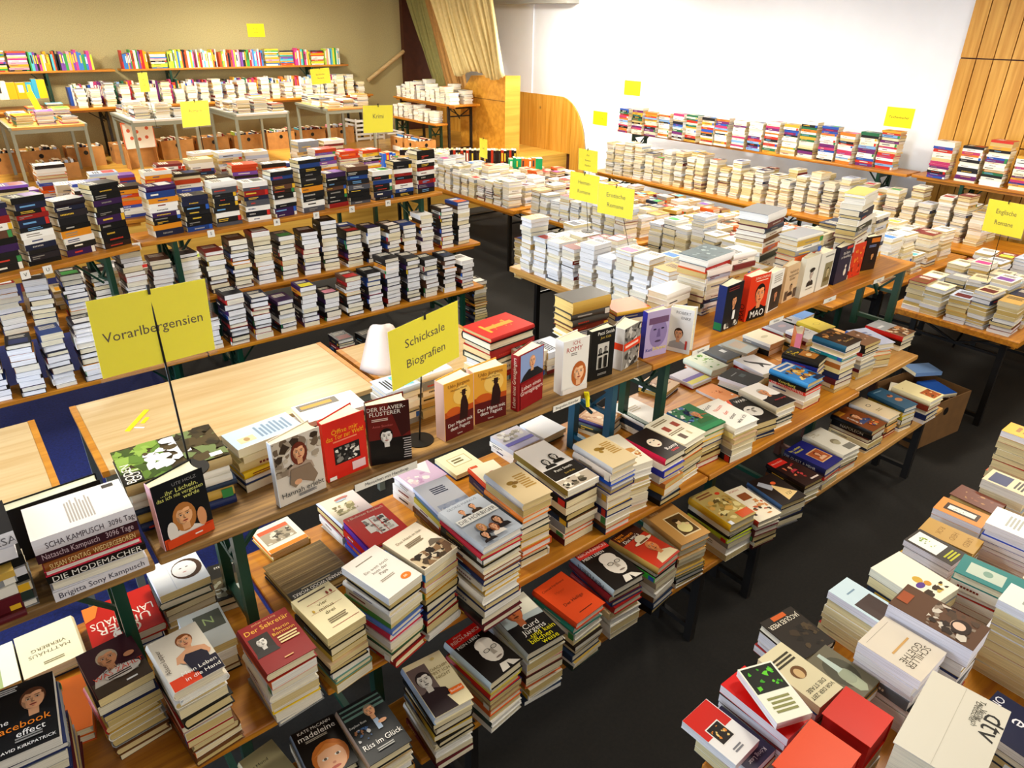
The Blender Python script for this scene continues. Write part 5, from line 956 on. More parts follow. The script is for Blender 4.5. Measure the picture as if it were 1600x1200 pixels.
UNDER = {
 'M4': ['#e2642a', '#dfe2f0', '#e8e0cc', '#e6e4ee', '#e8c21e'], 'M5': ['#14120e', '#1a1814', '#c8a83a', '#e8c8a0', '#14121a', '#dfe2ee', '#6a9a8a'],
 'M6': ['#14161c', '#e8e4e0', '#e2dccb', '#4a8a3a', '#5a78c8', '#c82a4a', '#e8e0dc', '#2a5a3a'], 'M7': ['#2a9ae8', '#c82028', '#e8e4f0', '#c8901e', '#1a1410', '#3a2c18'],
 'M8': ['#5a2a9a', '#c41c12', '#5a2a9a', '#c41c12', '#3a62d8', '#14161c'], 'M10': ['#c81c34', '#3a4a48', '#14120f', '#e8e0cc', '#8a4a24'],
 'M11': ['#5a7a9a', '#c8b44a', '#e8e4da', '#7a4a2a'], 'M21': ['#c9ccd2', '#e8842a', '#1a1612', '#e8dcc4'], 'M22': ['#2c1f4a', '#1a1410', '#d8c09a', '#16130f'],
 'M23': ['#d8cfc8', '#1a52c8', '#8a8490', '#2a2c6a', '#c8b8a8'], 'M24': ['#e8e2d8', '#2a32b0', '#d8d4cc', '#c87a3a', '#e8a81e'], 'M25': ['#16130f', '#c86a2a', '#14120f', '#e8d8a8'],
 'M26': ['#e8b41e', '#1a2a5a', '#d8cca8', '#2a1c12'], 'M27': ['#e8d88a', '#c8a888'], 'M38': ['#1c2a6a'], 'M37': ['#e8e0c8', '#3a3430'], 'M39': ['#14120e', '#d83a34', '#e0ddd4', '#e8e4dc'],
 'M40': ['#26308a', '#c8b47a'], 'M41': ['#e6e2ee', '#1a8a98', '#e6dcc0', '#a8642a', '#e8dca0'], 'M43': ['#e07a2a', '#e8dcc0', '#e07a2a', '#14110e'], 'M44': ['#16120f', '#e8dcc0'],
 'L2': ['#c8ac80', '#e0d8c8'], 'L3': ['#14120e', '#2a1c1a', '#c8a83a', '#14120e'], 'L4': ['#d8c84a', '#c82a22', '#26306a', '#a8885a'], 'L5': ['#e2dfd0', '#dfe0e8', '#b82a1e', '#3a1a14'],
 'L6': ['#2a8a7a', '#d8d4cc', '#e8d8a0', '#2a2018', '#16120f'], 'L7': ['#7a1620', '#26305a', '#a81c18', '#e0c89a'], 'L8': ['#16130f', '#3ab83a', '#8a7a68', '#c8c0b8'], 'L9': ['#d8b888', '#e8b45a', '#c8a878'],
 'L10': ['#e4dcc4', '#14120f', '#b8c82a', '#8a8478'], 'L12': ['#dfe0e8', '#26305a', '#16130f'], 'L14': ['#b82a22', '#e8dcc0'], 'L15': ['#e0ddd0', '#3a3a34'], 'L16': ['#14161c', '#5a2418', '#e8e0b8'],
 'L17': ['#1a1614', '#e8a85a'], 'L18': ['#c8a83a', '#e0d82a', '#16130f'], 'L19': ['#7a2a1a', '#e8e0cc', '#1c2a5a', '#e2e2ec'],
 'B0': ['#3a1a24', '#8a4a14', '#d8304a', '#16130f', '#dcdce8', '#e0dde4'], 'B2': ['#e8dcb4', '#d8c48a', '#e8c41e', '#26386a'], 'B8': ['#4a4640', '#4a4640', '#6a2418'],
 'R12': ['#dfe0f0', '#e2e4f4', '#5a6068', '#26262c'], 'R13': ['#e4e4f4', '#c8a83a'], 'R23': ['#e4e6f4', '#3a2a9a', '#e4e6f4', '#e4e6f4'], 'R20': ['#e4e6f4', '#1c42b8', '#1c1c3a', '#a81828', '#e4e6f4'],
}
HIDDEN_TITLES = {'B0': [None, ('Natascha Kampusch   3096 Tage', '#c8b0b8'), ('SUSAN SONTAG  WIEDERGEBOREN', '#e8c88a'), ('Die zärtliche Monarchin', '#f4c8d0'), ('DIE MODEMACHER', '#f0ece4'), ('NATASCHA KAMPUSCH  3096 Tage', '#3a3448'), ('Brigitta Sony Kampusch', '#3a3448')],
 'L16': [None, ('NAPOLEON', '#e8e4da')], 'L3': [None], 'M39': [None, ('Vorarlberg', '#e8e46a'), ('DIE PHILOSOPHEN', '#f4e0d8')]}
STANDING = {
 'D1': (dict(cover='#0f1216', spine='#e8b8c8', t=.035, art=[('t', 'UTE HOLZ', .62, .92, .08, '#8a8a8a', 0, .5), ('t', '...ihr Lächeln,', .5, .83, .11, '#dfe07a'), ('t', 'das ich nie vergessen', .5, .76, .1, '#dfe07a'), ('t', 'werde', .7, .69, .1, '#dfe07a'), ('r', 0, 0, 1, .16, '#d8481e'), ('f', .48, .42, .2, '#e0a878', '#b8763a', '#e8e0d8', 1), ('e', .2, .24, .1, .24, '#e4ded8'), ('e', .8, .3, .09, .22, '#dc9a6a'), ('r', .05, 0, .98, .14, '#d8481e'), ('r', .6, .06, .75, .08, '#f0ece4')]), 'black cover with a girl resting her chin on her hands'),
 'D2': (dict(cover='#d8cfc4', spine='#dfe6f2', t=.025, art=[('n', 0, .45, 1, 1, 50, ['#6b5a48', '#a89a88', '#3a2c20', '#c8bcaa', '#8a7a68']), ('f', .52, .74, .15, SK, '#6b2a1a', '#b09a88', 1), ('p', [(.3, .52), (.72, .52), (.85, .3), (.75, .2), (.5, .3), (.35, .22), (.25, .3)], '#8a7460'), ('e', .42, .3, .08, .06, SK), ('t', 'Hannah erlebt', .5, .16, .13, '#2a2a2e'), ('l', .4, .06, .9, .11, 2, '#7a7a80')]), 'white book showing a long-haired woman sitting on rocks'),
 'D3': (dict(cover='#d8281a', spine='#d8281a', t=.03, art=[('t', 'Öffne mir', .5, .8, .13, '#f4b41e'), ('t', 'das Tor zur Welt!', .5, .71, .13, '#f4b41e'), ('l', .2, .62, .8, .66, 1, '#f08a6a'), ('r', .2, .25, .82, .55, '#1a1816'), ('n', .22, .27, .8, .53, 24, ['#e8e4dc', '#8a8680', '#3a3836']), ('r', .6, .06, .93, .2, '#f0ccd0'), ('r', .03, .01, .2, .07, '#f4f0ea')]), 'red book with yellow title and a black-and-white photo'),
 'D4': (dict(cover='#6b1a14', spine='#14100f', t=.03, art=[('r', 0, 0, 1, .42, '#120e0d'), ('p', [(.5, 1), (1, 1), (1, .5), (.78, .42)], '#3a120e'), ('t', 'DER KLAVIER-', .45, .92, .12, '#f0e8e0'), ('t', 'FLÜSTERER', .42, .84, .12, '#f0e8e0'), ('l', .1, .72, .6, .77, 2, '#e0c8bc'), ('t', 'Arno Stocker', .35, .64, .07, '#c8605a'), ('f', .42, .46, .17, '#e8e4e0', '#16110f', '#16110f', 0)] + [('r', .8 + .01*(i % 4), .06 + .04*i, 1, .075 + .04*i, '#c8c0c0') for i in range(9)]), 'dark book with a pale face beside piano keys'),
 'D5': (dict(cover='#e8a83a', spine='#e0b8a8', t=.05, art=[('r', 0, 0, 1, .42, '#5a1210'), ('r', 0, .4, 1, .5, '#b84a14'), ('e', .3, .48, .24, .12, '#c8581a'), ('e', .6, .72, .3, .28, '#f4c868'), ('p', [(.5, .28), (.56, .62), (.62, .7), (.74, .68), (.82, .5), (.78, .28)], '#2a0f0c'), ('e', .66, .73, .07, .08, '#2a0f0c'), ('r', .54, .75, .78, .765, '#2a0f0c'), ('r', .6, .76, .73, .8, '#2a0f0c'), ('t', 'Udo Jürgens', .5, .92, .12, '#8a5a28'), ('t', 'Michaela Moritz', .5, .84, .07, '#8a5a28'), ('t', 'Der Mann mit', .52, .25, .12, '#f4ece4'), ('t', 'dem Fagott', .52, .17, .12, '#f4ece4'), ('t', 'Limes', .5, .06, .06, '#e8d8c8')]), 'amber book with hatted musician silhouette, nearer the sign pole'),
 'D7': (dict(cover='#8a1418', spine='#941820', t=.035, art=[('r', .08, .5, .98, .98, '#8aa0d0'), ('p', [(.08, .5), (.2, .6), (.4, .68), (.75, .66), (.98, .55), (.98, .5)], '#14141a'), ('f', .54, .8, .15, SK, SK, '#14141a', 0), ('r', .08, .0, .98, .48, '#8a1418'), ('t', 'Leben eines', .5, .38, .13, '#f0e0d8'), ('t', 'Grenzgängers', .52, .29, .13, '#f0e0d8')], sp=[('t', 'Leben eines Grenzgängers', .5, .5, .08, '#f0e0d8')], spdir=-1), 'dark red book with a man against blue sky'),
 'D8': (dict(cover='#eeebe6', spine='#e6e8ee', t=.05, art=[('t', 'ICH,', .5, .93, .14, '#b03028'), ('t', 'ROMY', .42, .82, .18, '#b03028'), ('l', .3, .7, .6, .76, 2, '#8a8480'), ('f', .64, .36, .25, '#e8b48a', '#b8622a', '#eceae8', 1), ('r', 0, 0, 1, .1, '#e8e0da')]), 'white book with red title and auburn-haired woman'),
 'D9': (dict(cover='#131210', spine='#1c1a18', t=.03, art=[('t', 'Patti Smith', .6, .92, .13, '#f0ece4'), ('t', 'Just Kids', .6, .83, .1, '#c8a84a'), ('r', .28, .2, .76, .72, '#c8c4bc'), ('f', .4, .58, .06, '#8a8680', '#14120f', '#14120f', 1), ('f', .62, .6, .06, '#8a8680', '#14120f', '#14120f', 0), ('r', .34, .22, .46, .45, '#14120f'), ('r', .56, .22, .68, .47, '#14120f'), ('l', .3, .08, .8, .13, 2, '#8a8680')]), 'black book with a small photo of a couple'),
 'D10': (dict(cover='#8a8680', spine='#d4d6de', t=.06, art=[('n', 0, 0, 1, 1, 60, ['#3a3836', '#c8c4be', '#6b6864', '#2a2826', '#9a9690']), ('r', 0, .46, 1, .64, '#e0401e'), ('l', .1, .5, .9, .6, 1, '#f4d0c0')], sp=[('r', .36, .0, .52, 1, '#e0401e')]), 'grey photo book wrapped in a red band'),
 'D11': (dict(cover='#b0a0c8', spine='#26268a', t=.03, art=[('e', .55, .5, .38, .52, '#8a78a8'), ('r', .1, .72, .95, .86, '#6a4a6a'), ('e', .38, .6, .07, .03, '#2a2040'), ('e', .72, .6, .07, .03, '#2a2040'), ('p', [(.52, .6), (.6, .6), (.66, .42), (.48, .42)], '#6a5888'), ('e', .56, .33, .14, .04, '#4a3858'), ('t', 'Karl', .2, .16, .13, '#26268a', 0, .35), ('t', 'Schranz', .66, .17, .15, '#f0dc1e', 0, .6)]), 'violet book filled by a man\'s face in a cap'),
 'D12': (dict(cover='#e8e8ea', spine='#e0e0e4', t=.035, art=[('t', 'ROBERT', .55, .9, .14, '#5a5a60'), ('t', 'ENKE', .68, .79, .14, '#5a5a60'), ('f', .44, .42, .22, SK, '#3a2418', '#a8a8ae', 0), ('r', .78, .1, .86, .3, '#c83a34')]), 'white book with a smiling man in a grey shirt'),
 'D13': (dict(cover='#14181c', spine='#1c2c6a', t=.045, art=[('f', .55, .6, .16, SK2, '#2a1a12', '#14161c', 0), ('r', .52, .2, .66, .4, '#e8e8e8'), ('l', .1, .86, .9, .96, 2, '#6b2a24'), ('n', .1, .03, .9, .16, 10, ['#c8c8c0', '#4a4a48'])], sp=[('r', .82, 0, .98, 1, '#1c7a4a')], spdir=1), 'blue-spined book with a dark portrait'),
 'D14': (dict(cover='#d83a1a', spine='#d03016', t=.045, art=[('t', 'JUNG CHANG', .6, .93, .09, '#f0e0c8'), ('l', .3, .85, .9, .88, 1, '#f0e0c8'), ('f', .58, .55, .27, '#dd8a5a', '#1c1410', '#14100e', 0), ('r', .12, .0, 1, .24, '#14100e'), ('t', 'MAO', .56, .12, .25, '#f4f2ee')], sp=[('t', 'MAO', .2, .5, .13, '#14100e')], spdir=-1), 'orange-red book with three huge white letters'),
 'D15': (dict(cover='#eceae4', spine='#e8e6e0', t=.03, art=[('l', .2, .7, .9, .92, 4, '#a8a49c'), ('r', .1, .02, 1, .6, '#26201c'), ('f', .55, .38, .15, '#c8845a', '#3a241a', '#14110f', 0)]), 'white book with a man in a black suit'),
 'D16': (dict(cover='#d8b890', spine='#cfae84', t=.03, art=[('t', 'Habsburgs', .55, .8, .12, '#4a2414'), ('t', 'vergessene', .55, .7, .12, '#4a2414'), ('t', 'Kinder', .5, .6, .12, '#4a2414'), ('f', .5, .36, .1, '#a8825a', '#2a1a12', '#2a1a12', 0), ('r', .1, .05, .3, .3, '#5a4434'), ('r', .72, .05, .92, .3, '#5a4434')]), 'tan book with bold brown title and old portraits'),
 'D17': (dict(cover='#e8e6da', spine='#dedccc', t=.03, art=[('f', .55, .52, .13, '#c8b4a8', '#1c1a1c', '#1c1a1c', 0), ('e', .55, .66, .18, .07, '#1c1a1c'), ('l', .3, .16, .8, .2, 1, '#9a9688')]), 'cream book with a small beret-wearing head'),
 'D18': (dict(cover='#e6e4da', spine='#e2e0d8', t=.045, art=[('l', .3, .85, .95, .92, 1, '#8a8a84'), ('r', .4, .06, .95, .7, '#8a8260'), ('f', .68, .45, .12, '#c8b88a', '#4a3c1c', '#6b5c34', 0)], sp=[('t', 'EVITA', .72, .5, .12, '#6a6a66')], spdir=-1), 'thick white book with an olive portrait panel'),
 'D19': (dict(cover='#16183a', spine='#14122c', t=.035, art=[('t', 'Ein Stern', .55, .8, .11, '#f0ece4'), ('t', 'in Vorarlberg', .55, .7, .11, '#f0ece4'), ('r', .5, .9, .95, .97, '#c82a1e'), ('e', .7, .26, .1, .14, '#e8e0d0'), ('e', .7, .42, .06, .07, '#e8e0d0')]), 'navy book with white title and pale figure'),
 'D20': (dict(cover='#d83414', spine='#c02c10', t=.03, art=[('n', .2, .4, .9, .9, 12, ['#f0a01e', '#e8841a', '#f4c03a']), ('n', .1, .05, .9, .4, 10, ['#8a1c0c', '#e8501e'])]), 'flame red book with orange lettering'),
 'D21': (dict(cover='#241410', spine='#1c100c', t=.035, art=[('r', .3, .82, .95, .95, '#d8741e'), ('l', .2, .68, .9, .76, 2, '#7a8ab8'), ('f', .6, .42, .12, '#d89a5a', '#3a241a', '#14100e', 0)]), 'dark brown book at the right end of display'),
}
STANDING['D6'] = (dict(STANDING['D5'][0]), 'amber book with hatted musician silhouette, right one of the pair')

G1 = 'biographies lying in stacks on the front tiers'
for i, (k, (x, y, deg, w, l, z0, z1, fl)) in enumerate(STACKS.items()):
    top, desc = TOPS[k]
    if fl == 1: deg += 180
    if k[0] == 'R' and top.get('art'):
        q = []
        for a in top['art']:      # these lie with their heads towards the aisle on the far side
            a = list(a)
            if a[0] in 'rnl': a[2], a[4] = 1 - a[4], 1 - a[2]
            elif a[0] == 't': a[3] = 1 - a[3]
            elif a[0] == 'e': a[2] = 1 - a[2]
            elif a[0] == 'p': a[1] = [(u, 1 - v) for u, v in a[1]][::-1]
            q.append(tuple(a))
        top = dict(top, art=q)
    if fl == 2: deg += 90; w, l = l, w
    grp = {'M': 'books stacked on the middle tier', 'L': 'books stacked on the low front bench', 'R': 'classics stacked at the right', 'B': 'books piled behind the display row'}[k[0]]
    n0 = len(BOOKS)
    pal = 'mix'
    stack(x, y, z0, z1, deg, w, l, pal, desc, grp, 100 + i * 7, top=top, under=UNDER.get(k), tmin=.02, tmax=.038, jit=.004 if k[0] == 'R' else .005)
    ti = HIDDEN_TITLES.get(k)
    if ti:
        got = BOOKS[n0:-1][::-1]
        for j, b in enumerate(got):
            if j + 1 < len(ti) and ti[j + 1]: b['sp'] = [('t', ti[j + 1][0], .5, .5, .085, ti[j + 1][1])]; b['spdir'] = 1
    if k == 'B8':
        for b in BOOKS[n0:]: b['pages'] = '#e0c074'; b['hard'] = True
    if k[0] == 'R' and k != 'R24':
        for b in BOOKS[n0:-1]: b['hard'] = False; b['pages'] = random.Random(k).choice(['#e8e8f2', '#ecebf0', '#e6d8a8', '#f0f0f6'])
OPEN = {'D5': .12, 'D6': .16, 'D8': .2, 'D10': .18, 'D12': .26, 'D11': .14, 'D4': .26, 'D3': .3, 'D2': .22, 'D1': .22}
for k, (x, y, deg, w, h) in DISPLAY.items():
    top, desc = STANDING[k]
    t = top['t']
    # local x -> along the plank, local y -> up, local z -> towards the aisle
    T = Matrix.Translation((x, y, 1.2315 + h/2)) @ Matrix.Rotation(math.radians(deg), 4, 'Z') @ Matrix(((1, 0, 0, 0), (0, 0, -1, t), (0, 1, 0, 0), (0, 0, 0, 1)))
    BOOKS.append(dict(T=T, w=w, l=h, hard=True, pages='#f0e6c6', open=OPEN.get(k, .16), group='books standing on the top plank', label=desc + ', standing on display', **{q: v for q, v in top.items()}))
# ---------------------------------------------------------------- rows of stacks on the farther tables
def row(name, x0, y0, x1, y1, z, n, h0, h1, w, l, deg, pal, seed, jit=.008, tmin=.018, tmax=.034, gap=0.0, pages=None, skip=()):
    r = random.Random(seed)
    n0 = len(BOOKS)
    for i in range(n):
        f = (i + .5) / n
        if i in skip: continue
        h = r.uniform(h0, h1)
        stack(x0 + (x1 - x0) * f + r.uniform(-.01, .01), y0 + (y1 - y0) * f + r.uniform(-.012, .012), z, z + h, deg + r.uniform(-5, 5), w * r.uniform(.94, 1.04), l * r.uniform(.94, 1.03), pal,
              '', name[1], seed * 50 + i, jit=jit, tmin=tmin, tmax=tmax, whole='%s stack from %s, %s' % (ORD[i + 1], name[2], name[0]))
    if pages:
        for b in BOOKS[n0:]: b['pages'] = r.choice(pages)
def flat(x0, x1, y0, y1, z, n, seed, pal='mix', name='loosely scattered on a far table'):
    """single books and shallow piles scattered over a table"""
    r = random.Random(seed)
    nx = max(1, int((x1 - x0) / .19)); ny = max(1, int((y1 - y0) / .2))
    for i in range(nx):
        for j in range(ny):
            stack(x0 + (i + .5) * (x1 - x0) / nx + r.uniform(-.01, .01), y0 + (j + .5) * (y1 - y0) / ny + r.uniform(-.01, .01), z, z + r.uniform(.03, n), r.uniform(-12, 12) + r.choice([0, -90]), .125, .165, pal, '', 'books ' + name, seed * 91 + i * 13 + j, jit=.01,
                  whole='shallow pile ' + name)
def uprights(x0, y0, x1, y1, z, seed, pal, h0, h1, face, group, label, t0=.015, t1=.045, d=.15):
    """upright books with their spines towards `face` (0: -y, 90: -x)"""
    r = random.Random(seed); L = math.hypot(x1 - x0, y1 - y0); p = 0; dx, dy = (x1 - x0) / L, (y1 - y0) / L
    an = math.atan2(dy, dx)
    while p < L:
        t = r.uniform(t0, t1); h = r.uniform(h0, h1); dd = d * r.uniform(.85, 1.05)
        if p + t > L: break
        # local x -> away from the viewer, local y -> up, local z -> along the row
        a = Matrix.Translation((x0 + dx * p, y0 + dy * p, z + h/2)) @ Matrix.Rotation(an, 4, 'Z') @ Matrix(((0, 0, 1, 0), (1, 0, 0, dd/2), (0, 1, 0, 0), (0, 0, 0, 1)))
        if face == 90: a = Matrix.Translation((x0 + dx * p, y0 + dy * p, z + h/2)) @ Matrix.Rotation(an, 4, 'Z') @ Matrix(((0, 0, 1, 0), (1, 0, 0, dd/2), (0, 1, 0, 0), (0, 0, 0, 1)))
        c = r.choice(PAL[pal]) if isinstance(pal, str) else r.choice(pal)
        B = dict(T=a, w=dd, l=h, t=t * .97, hard=r.random() < .5, cover=c, spine=c, pages=r.choice(CREAM), group=group, label=colour_name(c) + ' ' + label)
        if r.random() < .6: B['sp'] = [('r', .15, .2, .6, .75, r.choice(['#f0ece0', '#e8c83a', '#3a3632']))]
        BOOKS.append(B); p += t
# crime novels, left middle
CR = 'crime novel stacks on the left tiers'
row(('low crime bench', CR, 'left'), -.14, 5.03, 3.60, 5.05, .45, 20, .22, .42, .128, .19, 0, 'crime', 1, tmin=.026, tmax=.044, pages=['#f1f1f6', '#eee7d6', '#f4f4f8', '#ece3c8', '#efeff2'])
row(('front of the middle crime table', CR, 'left'), -.3, 5.32, 3.76, 5.33, .76, 22, .26, .42, .13, .19, 0, 'crime', 2, tmin=.026, tmax=.042, pages=['#f0f0f4', '#eee7d2', '#e8dcba', '#f2f0ec'])
row(('back of the middle crime table', CR, 'left'), -.3, 5.62, 3.70, 5.64, .76, 22, .08, .26, .13, .19, 0, 'pale', 3)
row(('left top crime bench', CR, 'left'), -.55, 4.83, .93, 5.26, 1.23, 7, .28, .42, .13, .195, 106, 'crime', 4, jit=.006, tmin=.028, tmax=.048)
row(('right top crime bench', CR, 'left'), 1.07, 5.31, 3.50, 5.50, 1.23, 11, .24, .4, .13, .195, 94, 'crime', 5, jit=.006, tmin=.026, tmax=.046)
RO = 'novel stacks behind the crime novels'
row(('first novel row behind crime', RO, 'left'), -.4, 5.95, 3.30, 6.05, 1.23, 16, .16, .36, .14, .205, 92, 'orange', 6)
row(('second novel row behind crime', RO, 'left'), .2, 6.28, 3.1, 6.4, 1.23, 12, .1, .42, .14, .205, 92, 'pale', 7)
row(('rear novel row behind crime', RO, 'left'), .4, 6.7, 3.2, 6.76, 1.23, 12, .1, .32, .14, .205, 92, 'orange', 8)
# stacks on the floor right of the crime table, under the long table
row(('floor stacks under the long table', 'paperback stacks on the floor', 'left'), 4.9, 5.95, 5.5, 5.95, 0, 4, .42, .5, .12, .18, -90, 'pale', 9, pages=['#d8c48a', '#e2d2a0', '#e8e4e0'])
row(('floor stack beside the crime tiers', 'book stack on the carpet', 'left'), 3.70, 5.22, 3.86, 5.22, 0, 1, .4, .41, .14, .19, 0, 'crime', 10)
row(('floor stacks under the crime bench', 'books on the carpet under the crime bench', 'left'), 2.2, 5.12, 2.66, 5.08, 0, 2, .18, .3, .14, .19, 0, 'crime', 11)
# long table with pale stacks, X 4.85..5.6, Y 6..9
LT = 'pale paperback stacks on the long table'
WP = ['#e6e6ea', '#e4dabc', '#e8e6e4', '#dccda0', '#e4dfd2']
row(('long table, left edge row', LT, 'near end'), 4.95, 6.05, 4.95, 8.6, .76, 16, .22, .36, .125, .185, -90, 'pale', 12, pages=WP)
row(('long table, middle row', LT, 'near end'), 5.17, 6.05, 5.17, 8.6, .76, 15, .18, .34, .125, .185, -90, 'pale', 13, pages=WP)
row(('long table, right edge row', LT, 'near end'), 5.42, 6.05, 5.42, 8.3, .76, 14, .12, .3, .125, .185, -90, 'pale', 14, pages=WP)
# Heimat-Romane table X 4.93..5.65 Y 4.3..5.9
HT_ = 'pale novel stacks on the homeland novel table'
row(('homeland novel table, left edge', HT_, 'near end'), 5.02, 4.4, 5.02, 5.8, .76, 9, .2, .32, .125, .185, -90, 'pale', 15, pages=WP)
row(('homeland novel table, middle', HT_, 'near end'), 5.24, 4.4, 5.24, 5.8, .76, 9, .12, .3, .125, .185, -90, 'pale', 16, pages=WP)
row(('homeland novel table, right edge', HT_, 'near end'), 5.47, 4.4, 5.47, 5.8, .76, 9, .1, .26, .125, .185, -90, 'pale', 17, pages=WP)
# Erotische Romane table X 3.6..4.3 Y 2.35..4.45
ER = 'white novel stacks on the novel table'
row(('left edge of the nearest novel table', ER, 'near end'), 3.70, 2.62, 3.70, 4.38, .76, 10, .3, .47, .14, .195, -90, 'pale', 18, tmin=.026, tmax=.04, pages=['#f4f5fa', '#f4f5fa', '#efe9d6'])
row(('second row of the nearest novel table', ER, 'near end'), 3.94, 2.62, 3.94, 4.38, .76, 10, .2, .4, .14, .195, -90, 'pale', 19, tmin=.024, pages=['#f4f5fa', '#efe9d6', '#e8dcb4'])
row(('right edge of the nearest novel table', ER, 'near end'), 4.18, 2.62, 4.18, 4.38, .76, 10, .14, .32, .14, .195, -90, 'pale', 20, tmin=.024, pages=['#f2f2f2', '#efe9d6', '#e4d6a8'])
# next table X 4.9..5.6 Y 2.3..4.15
SN = 'pale stacks on the second novel table'
row(('second novel table, left edge', SN, 'near end'), 4.98, 2.45, 4.98, 4.1, .76, 11, .26, .42, .125, .185, -90, 'pale', 21, pages=WP)
row(('second novel table, middle', SN, 'near end'), 5.2, 2.45, 5.2, 4.1, .76, 11, .16, .34, .125, .185, -90, 'pale', 22, pages=WP)
row(('second novel table, right edge', SN, 'near end'), 5.43, 2.45, 5.43, 4.1, .76, 11, .16, .34, .125, .185, -90, 'pale', 23, pages=WP)
# loose covers table X 5.95..6.75
flat(5.98, 6.75, 3.06, 8.4, .76, .1, 24, 'mix')
flat(5.66, 6.2, 6.4, 8.4, .76, .08, 25, 'mix')
# along the right wall
WT = 'pale paperback stacks along the white wall'
row(('front row along the white wall', WT, 'far end'), 7.36, 7.0, 7.62, 2.3, .76, 29, .3, .44, .12, .18, -90, 'pale', 26, pages=['#e2d6b4', '#e4dcc8', '#d8c694', '#e8e4da'])
row(('second row along the white wall', WT, 'far end'), 7.60, 7.0, 7.86, 2.3, .76, 28, .2, .42, .12, .18, -90, 'pale', 27, pages=['#dac890', '#e2d6b4', '#cdb474'])
WS = 'colourful stacks on the white wall shelf'
row(('shelf on the white wall', WS, 'far end'), 7.86, 7.3, 8.14, 3.5, 1.23, 17, .3, .4, .125, .2, -4, 'shelf', 28, jit=.005)
row(('shelf on the pine wall', WS, 'left'), 8.08, 3.15, 8.14, 1.2, 1.23, 8, .28, .42, .13, .2, -2, 'shelf', 29, jit=.005)
# table between the display and the wall X 6.0.. Y 2.3..2.9 and Englische Romane table
EN = 'paperback stacks on the English novel table'
for q, (xx, hh, sd) in enumerate([(5.4, (.16, .26), 30), (5.64, (.2, .3), 31), (5.88, (.1, .24), 32), (6.12, (.12, .26), 33), (6.36, (.1, .22), 34), (6.6, (.14, .26), 35)]):
    row((['front', 'second', 'third', 'fourth', 'fifth', 'rear'][q] + ' row of the English table', EN, 'left'), xx, 2.02, xx, 1.28, .76, 5, hh[0], hh[1], .128, .19, -90, 'pale', sd, tmin=.02, tmax=.036, pages=['#e6e8f2', '#e2d6b4', '#d8c48c', '#e6e6ea', '#cdb068'])
EM = 'cream stacks on the table behind the English novels'
for q, (xx, hh, sd) in enumerate([(5.75, (.2, .4), 36), (6.0, (.2, .4), 37), (6.25, (.12, .36), 38), (6.55, (.2, .34), 39), (6.85, (.2, .3), 40)]):
    row((['first', 'second', 'third', 'fourth', 'fifth'][q] + ' row behind the English table', EM, 'left'), xx, 2.92, xx, 2.32, .76, 4, hh[0], hh[1], .128, .19, -90, 'pale', sd, pages=['#e6d6a4', '#efe6cc', '#f0eee6'])
row(('stacks at the display bench end', 'books piled behind the display row', 'left'), 4.1, 2.17, 4.8, 2.1, 1.23, 4, .18, .34, .135, .2, 90, 'pale', 41)
row(('stacks behind the display bench', 'books piled behind the display row', 'left'), 2.95, 2.13, 3.6, 2.13, 1.23, 3, .14, .3, .135, .19, 90, 'pale', 42)
row(('stacks behind the piano book', 'books piled behind the display row', 'left'), 1.05, 2.08, 1.36, 2.10, 1.23, 2, .16, .2, .12, .14, 90, 'pale', 43)
row(('stacks behind the sky-blue portrait', 'books piled behind the display row', 'left'), 1.72, 2.08, 1.98, 2.1, 1.23, 2, .1, .14, .13, .13, 90, 'pale', 44)
row(('far left of the top plank', 'books piled behind the display row', 'left'), -.5, 1.86, -.1, 1.86, 1.23, 2, .12, .2, .14, .2, 90, 'mix', 45)
# reference works standing at the end of the long table
uprights(5.15, 8.86, 6.45, 7.9, .76, 50, ['#1c1210', '#1c1210', '#241412', '#b83214'], .24, .25, 0, 'dark reference volumes standing in a row', 'reference volume standing in a row by the pine boards', .03, .04, .2)
uprights(4.9, 8.88, 5.1, 8.86, .76, 51, ['#1c4ab8', '#2a6ad8', '#e84a1e', '#e8e4e0'], .2, .22, 0, 'bright dictionaries standing by the reference volumes', 'dictionary standing left of the dark reference volumes', .04, .06, .15)
uprights(6.2, 7.75, 6.6, 7.5, .76, 52, ['#14945a', '#1aa868', '#e86a1a'], .17, .19, 0, 'green dictionaries on the table corner', 'dictionary standing beside the dark reference volumes', .03, .06, .13)
# on the stage
ZS = .65
for k, (a, b) in enumerate([(-.2, 2.55), (2.72, 6.3)]):
    r = random.Random(60 + k); p = a
    while p < b - .3:
        if r.random() < .5:
            L = r.uniform(.25, .5); L = min(L, b - p)
            uprights(p, 12.72, p + L, 12.72, ZS + 1.23, 70 + int(p * 10), 'bright', .2, .27, 0, 'children\'s books on the stage wall shelf', 'book standing on the stage wall shelf', .012, .04, .16); p += L + .01
        else:
            stack(p + .125, 12.83, ZS + 1.23, ZS + 1.23 + r.uniform(.2, .28), 90, .18, .24, 'bright', '', 'children\'s books on the stage wall shelf', 80 + int(p * 10), jit=.006, tmin=.012, tmax=.03, whole='pile on the stage wall shelf'); p += .26
ST = 'cream stacks on the stage wall table'
row(('stage wall table', ST, 'left'), 1.9, 12.35, 6.5, 12.35, ZS + .76, 24, .16, .34, .13, .18, 0, 'pale', 61, pages=['#efe8cc', '#f2efe2', '#e8dcb0'])
uprights(1.9, 12.62, 6.3, 12.62, ZS + .76, 62, 'shelf', .24, .32, 0, 'books standing on the stage wall table', 'book standing on the stage wall table', .015, .045, .15)
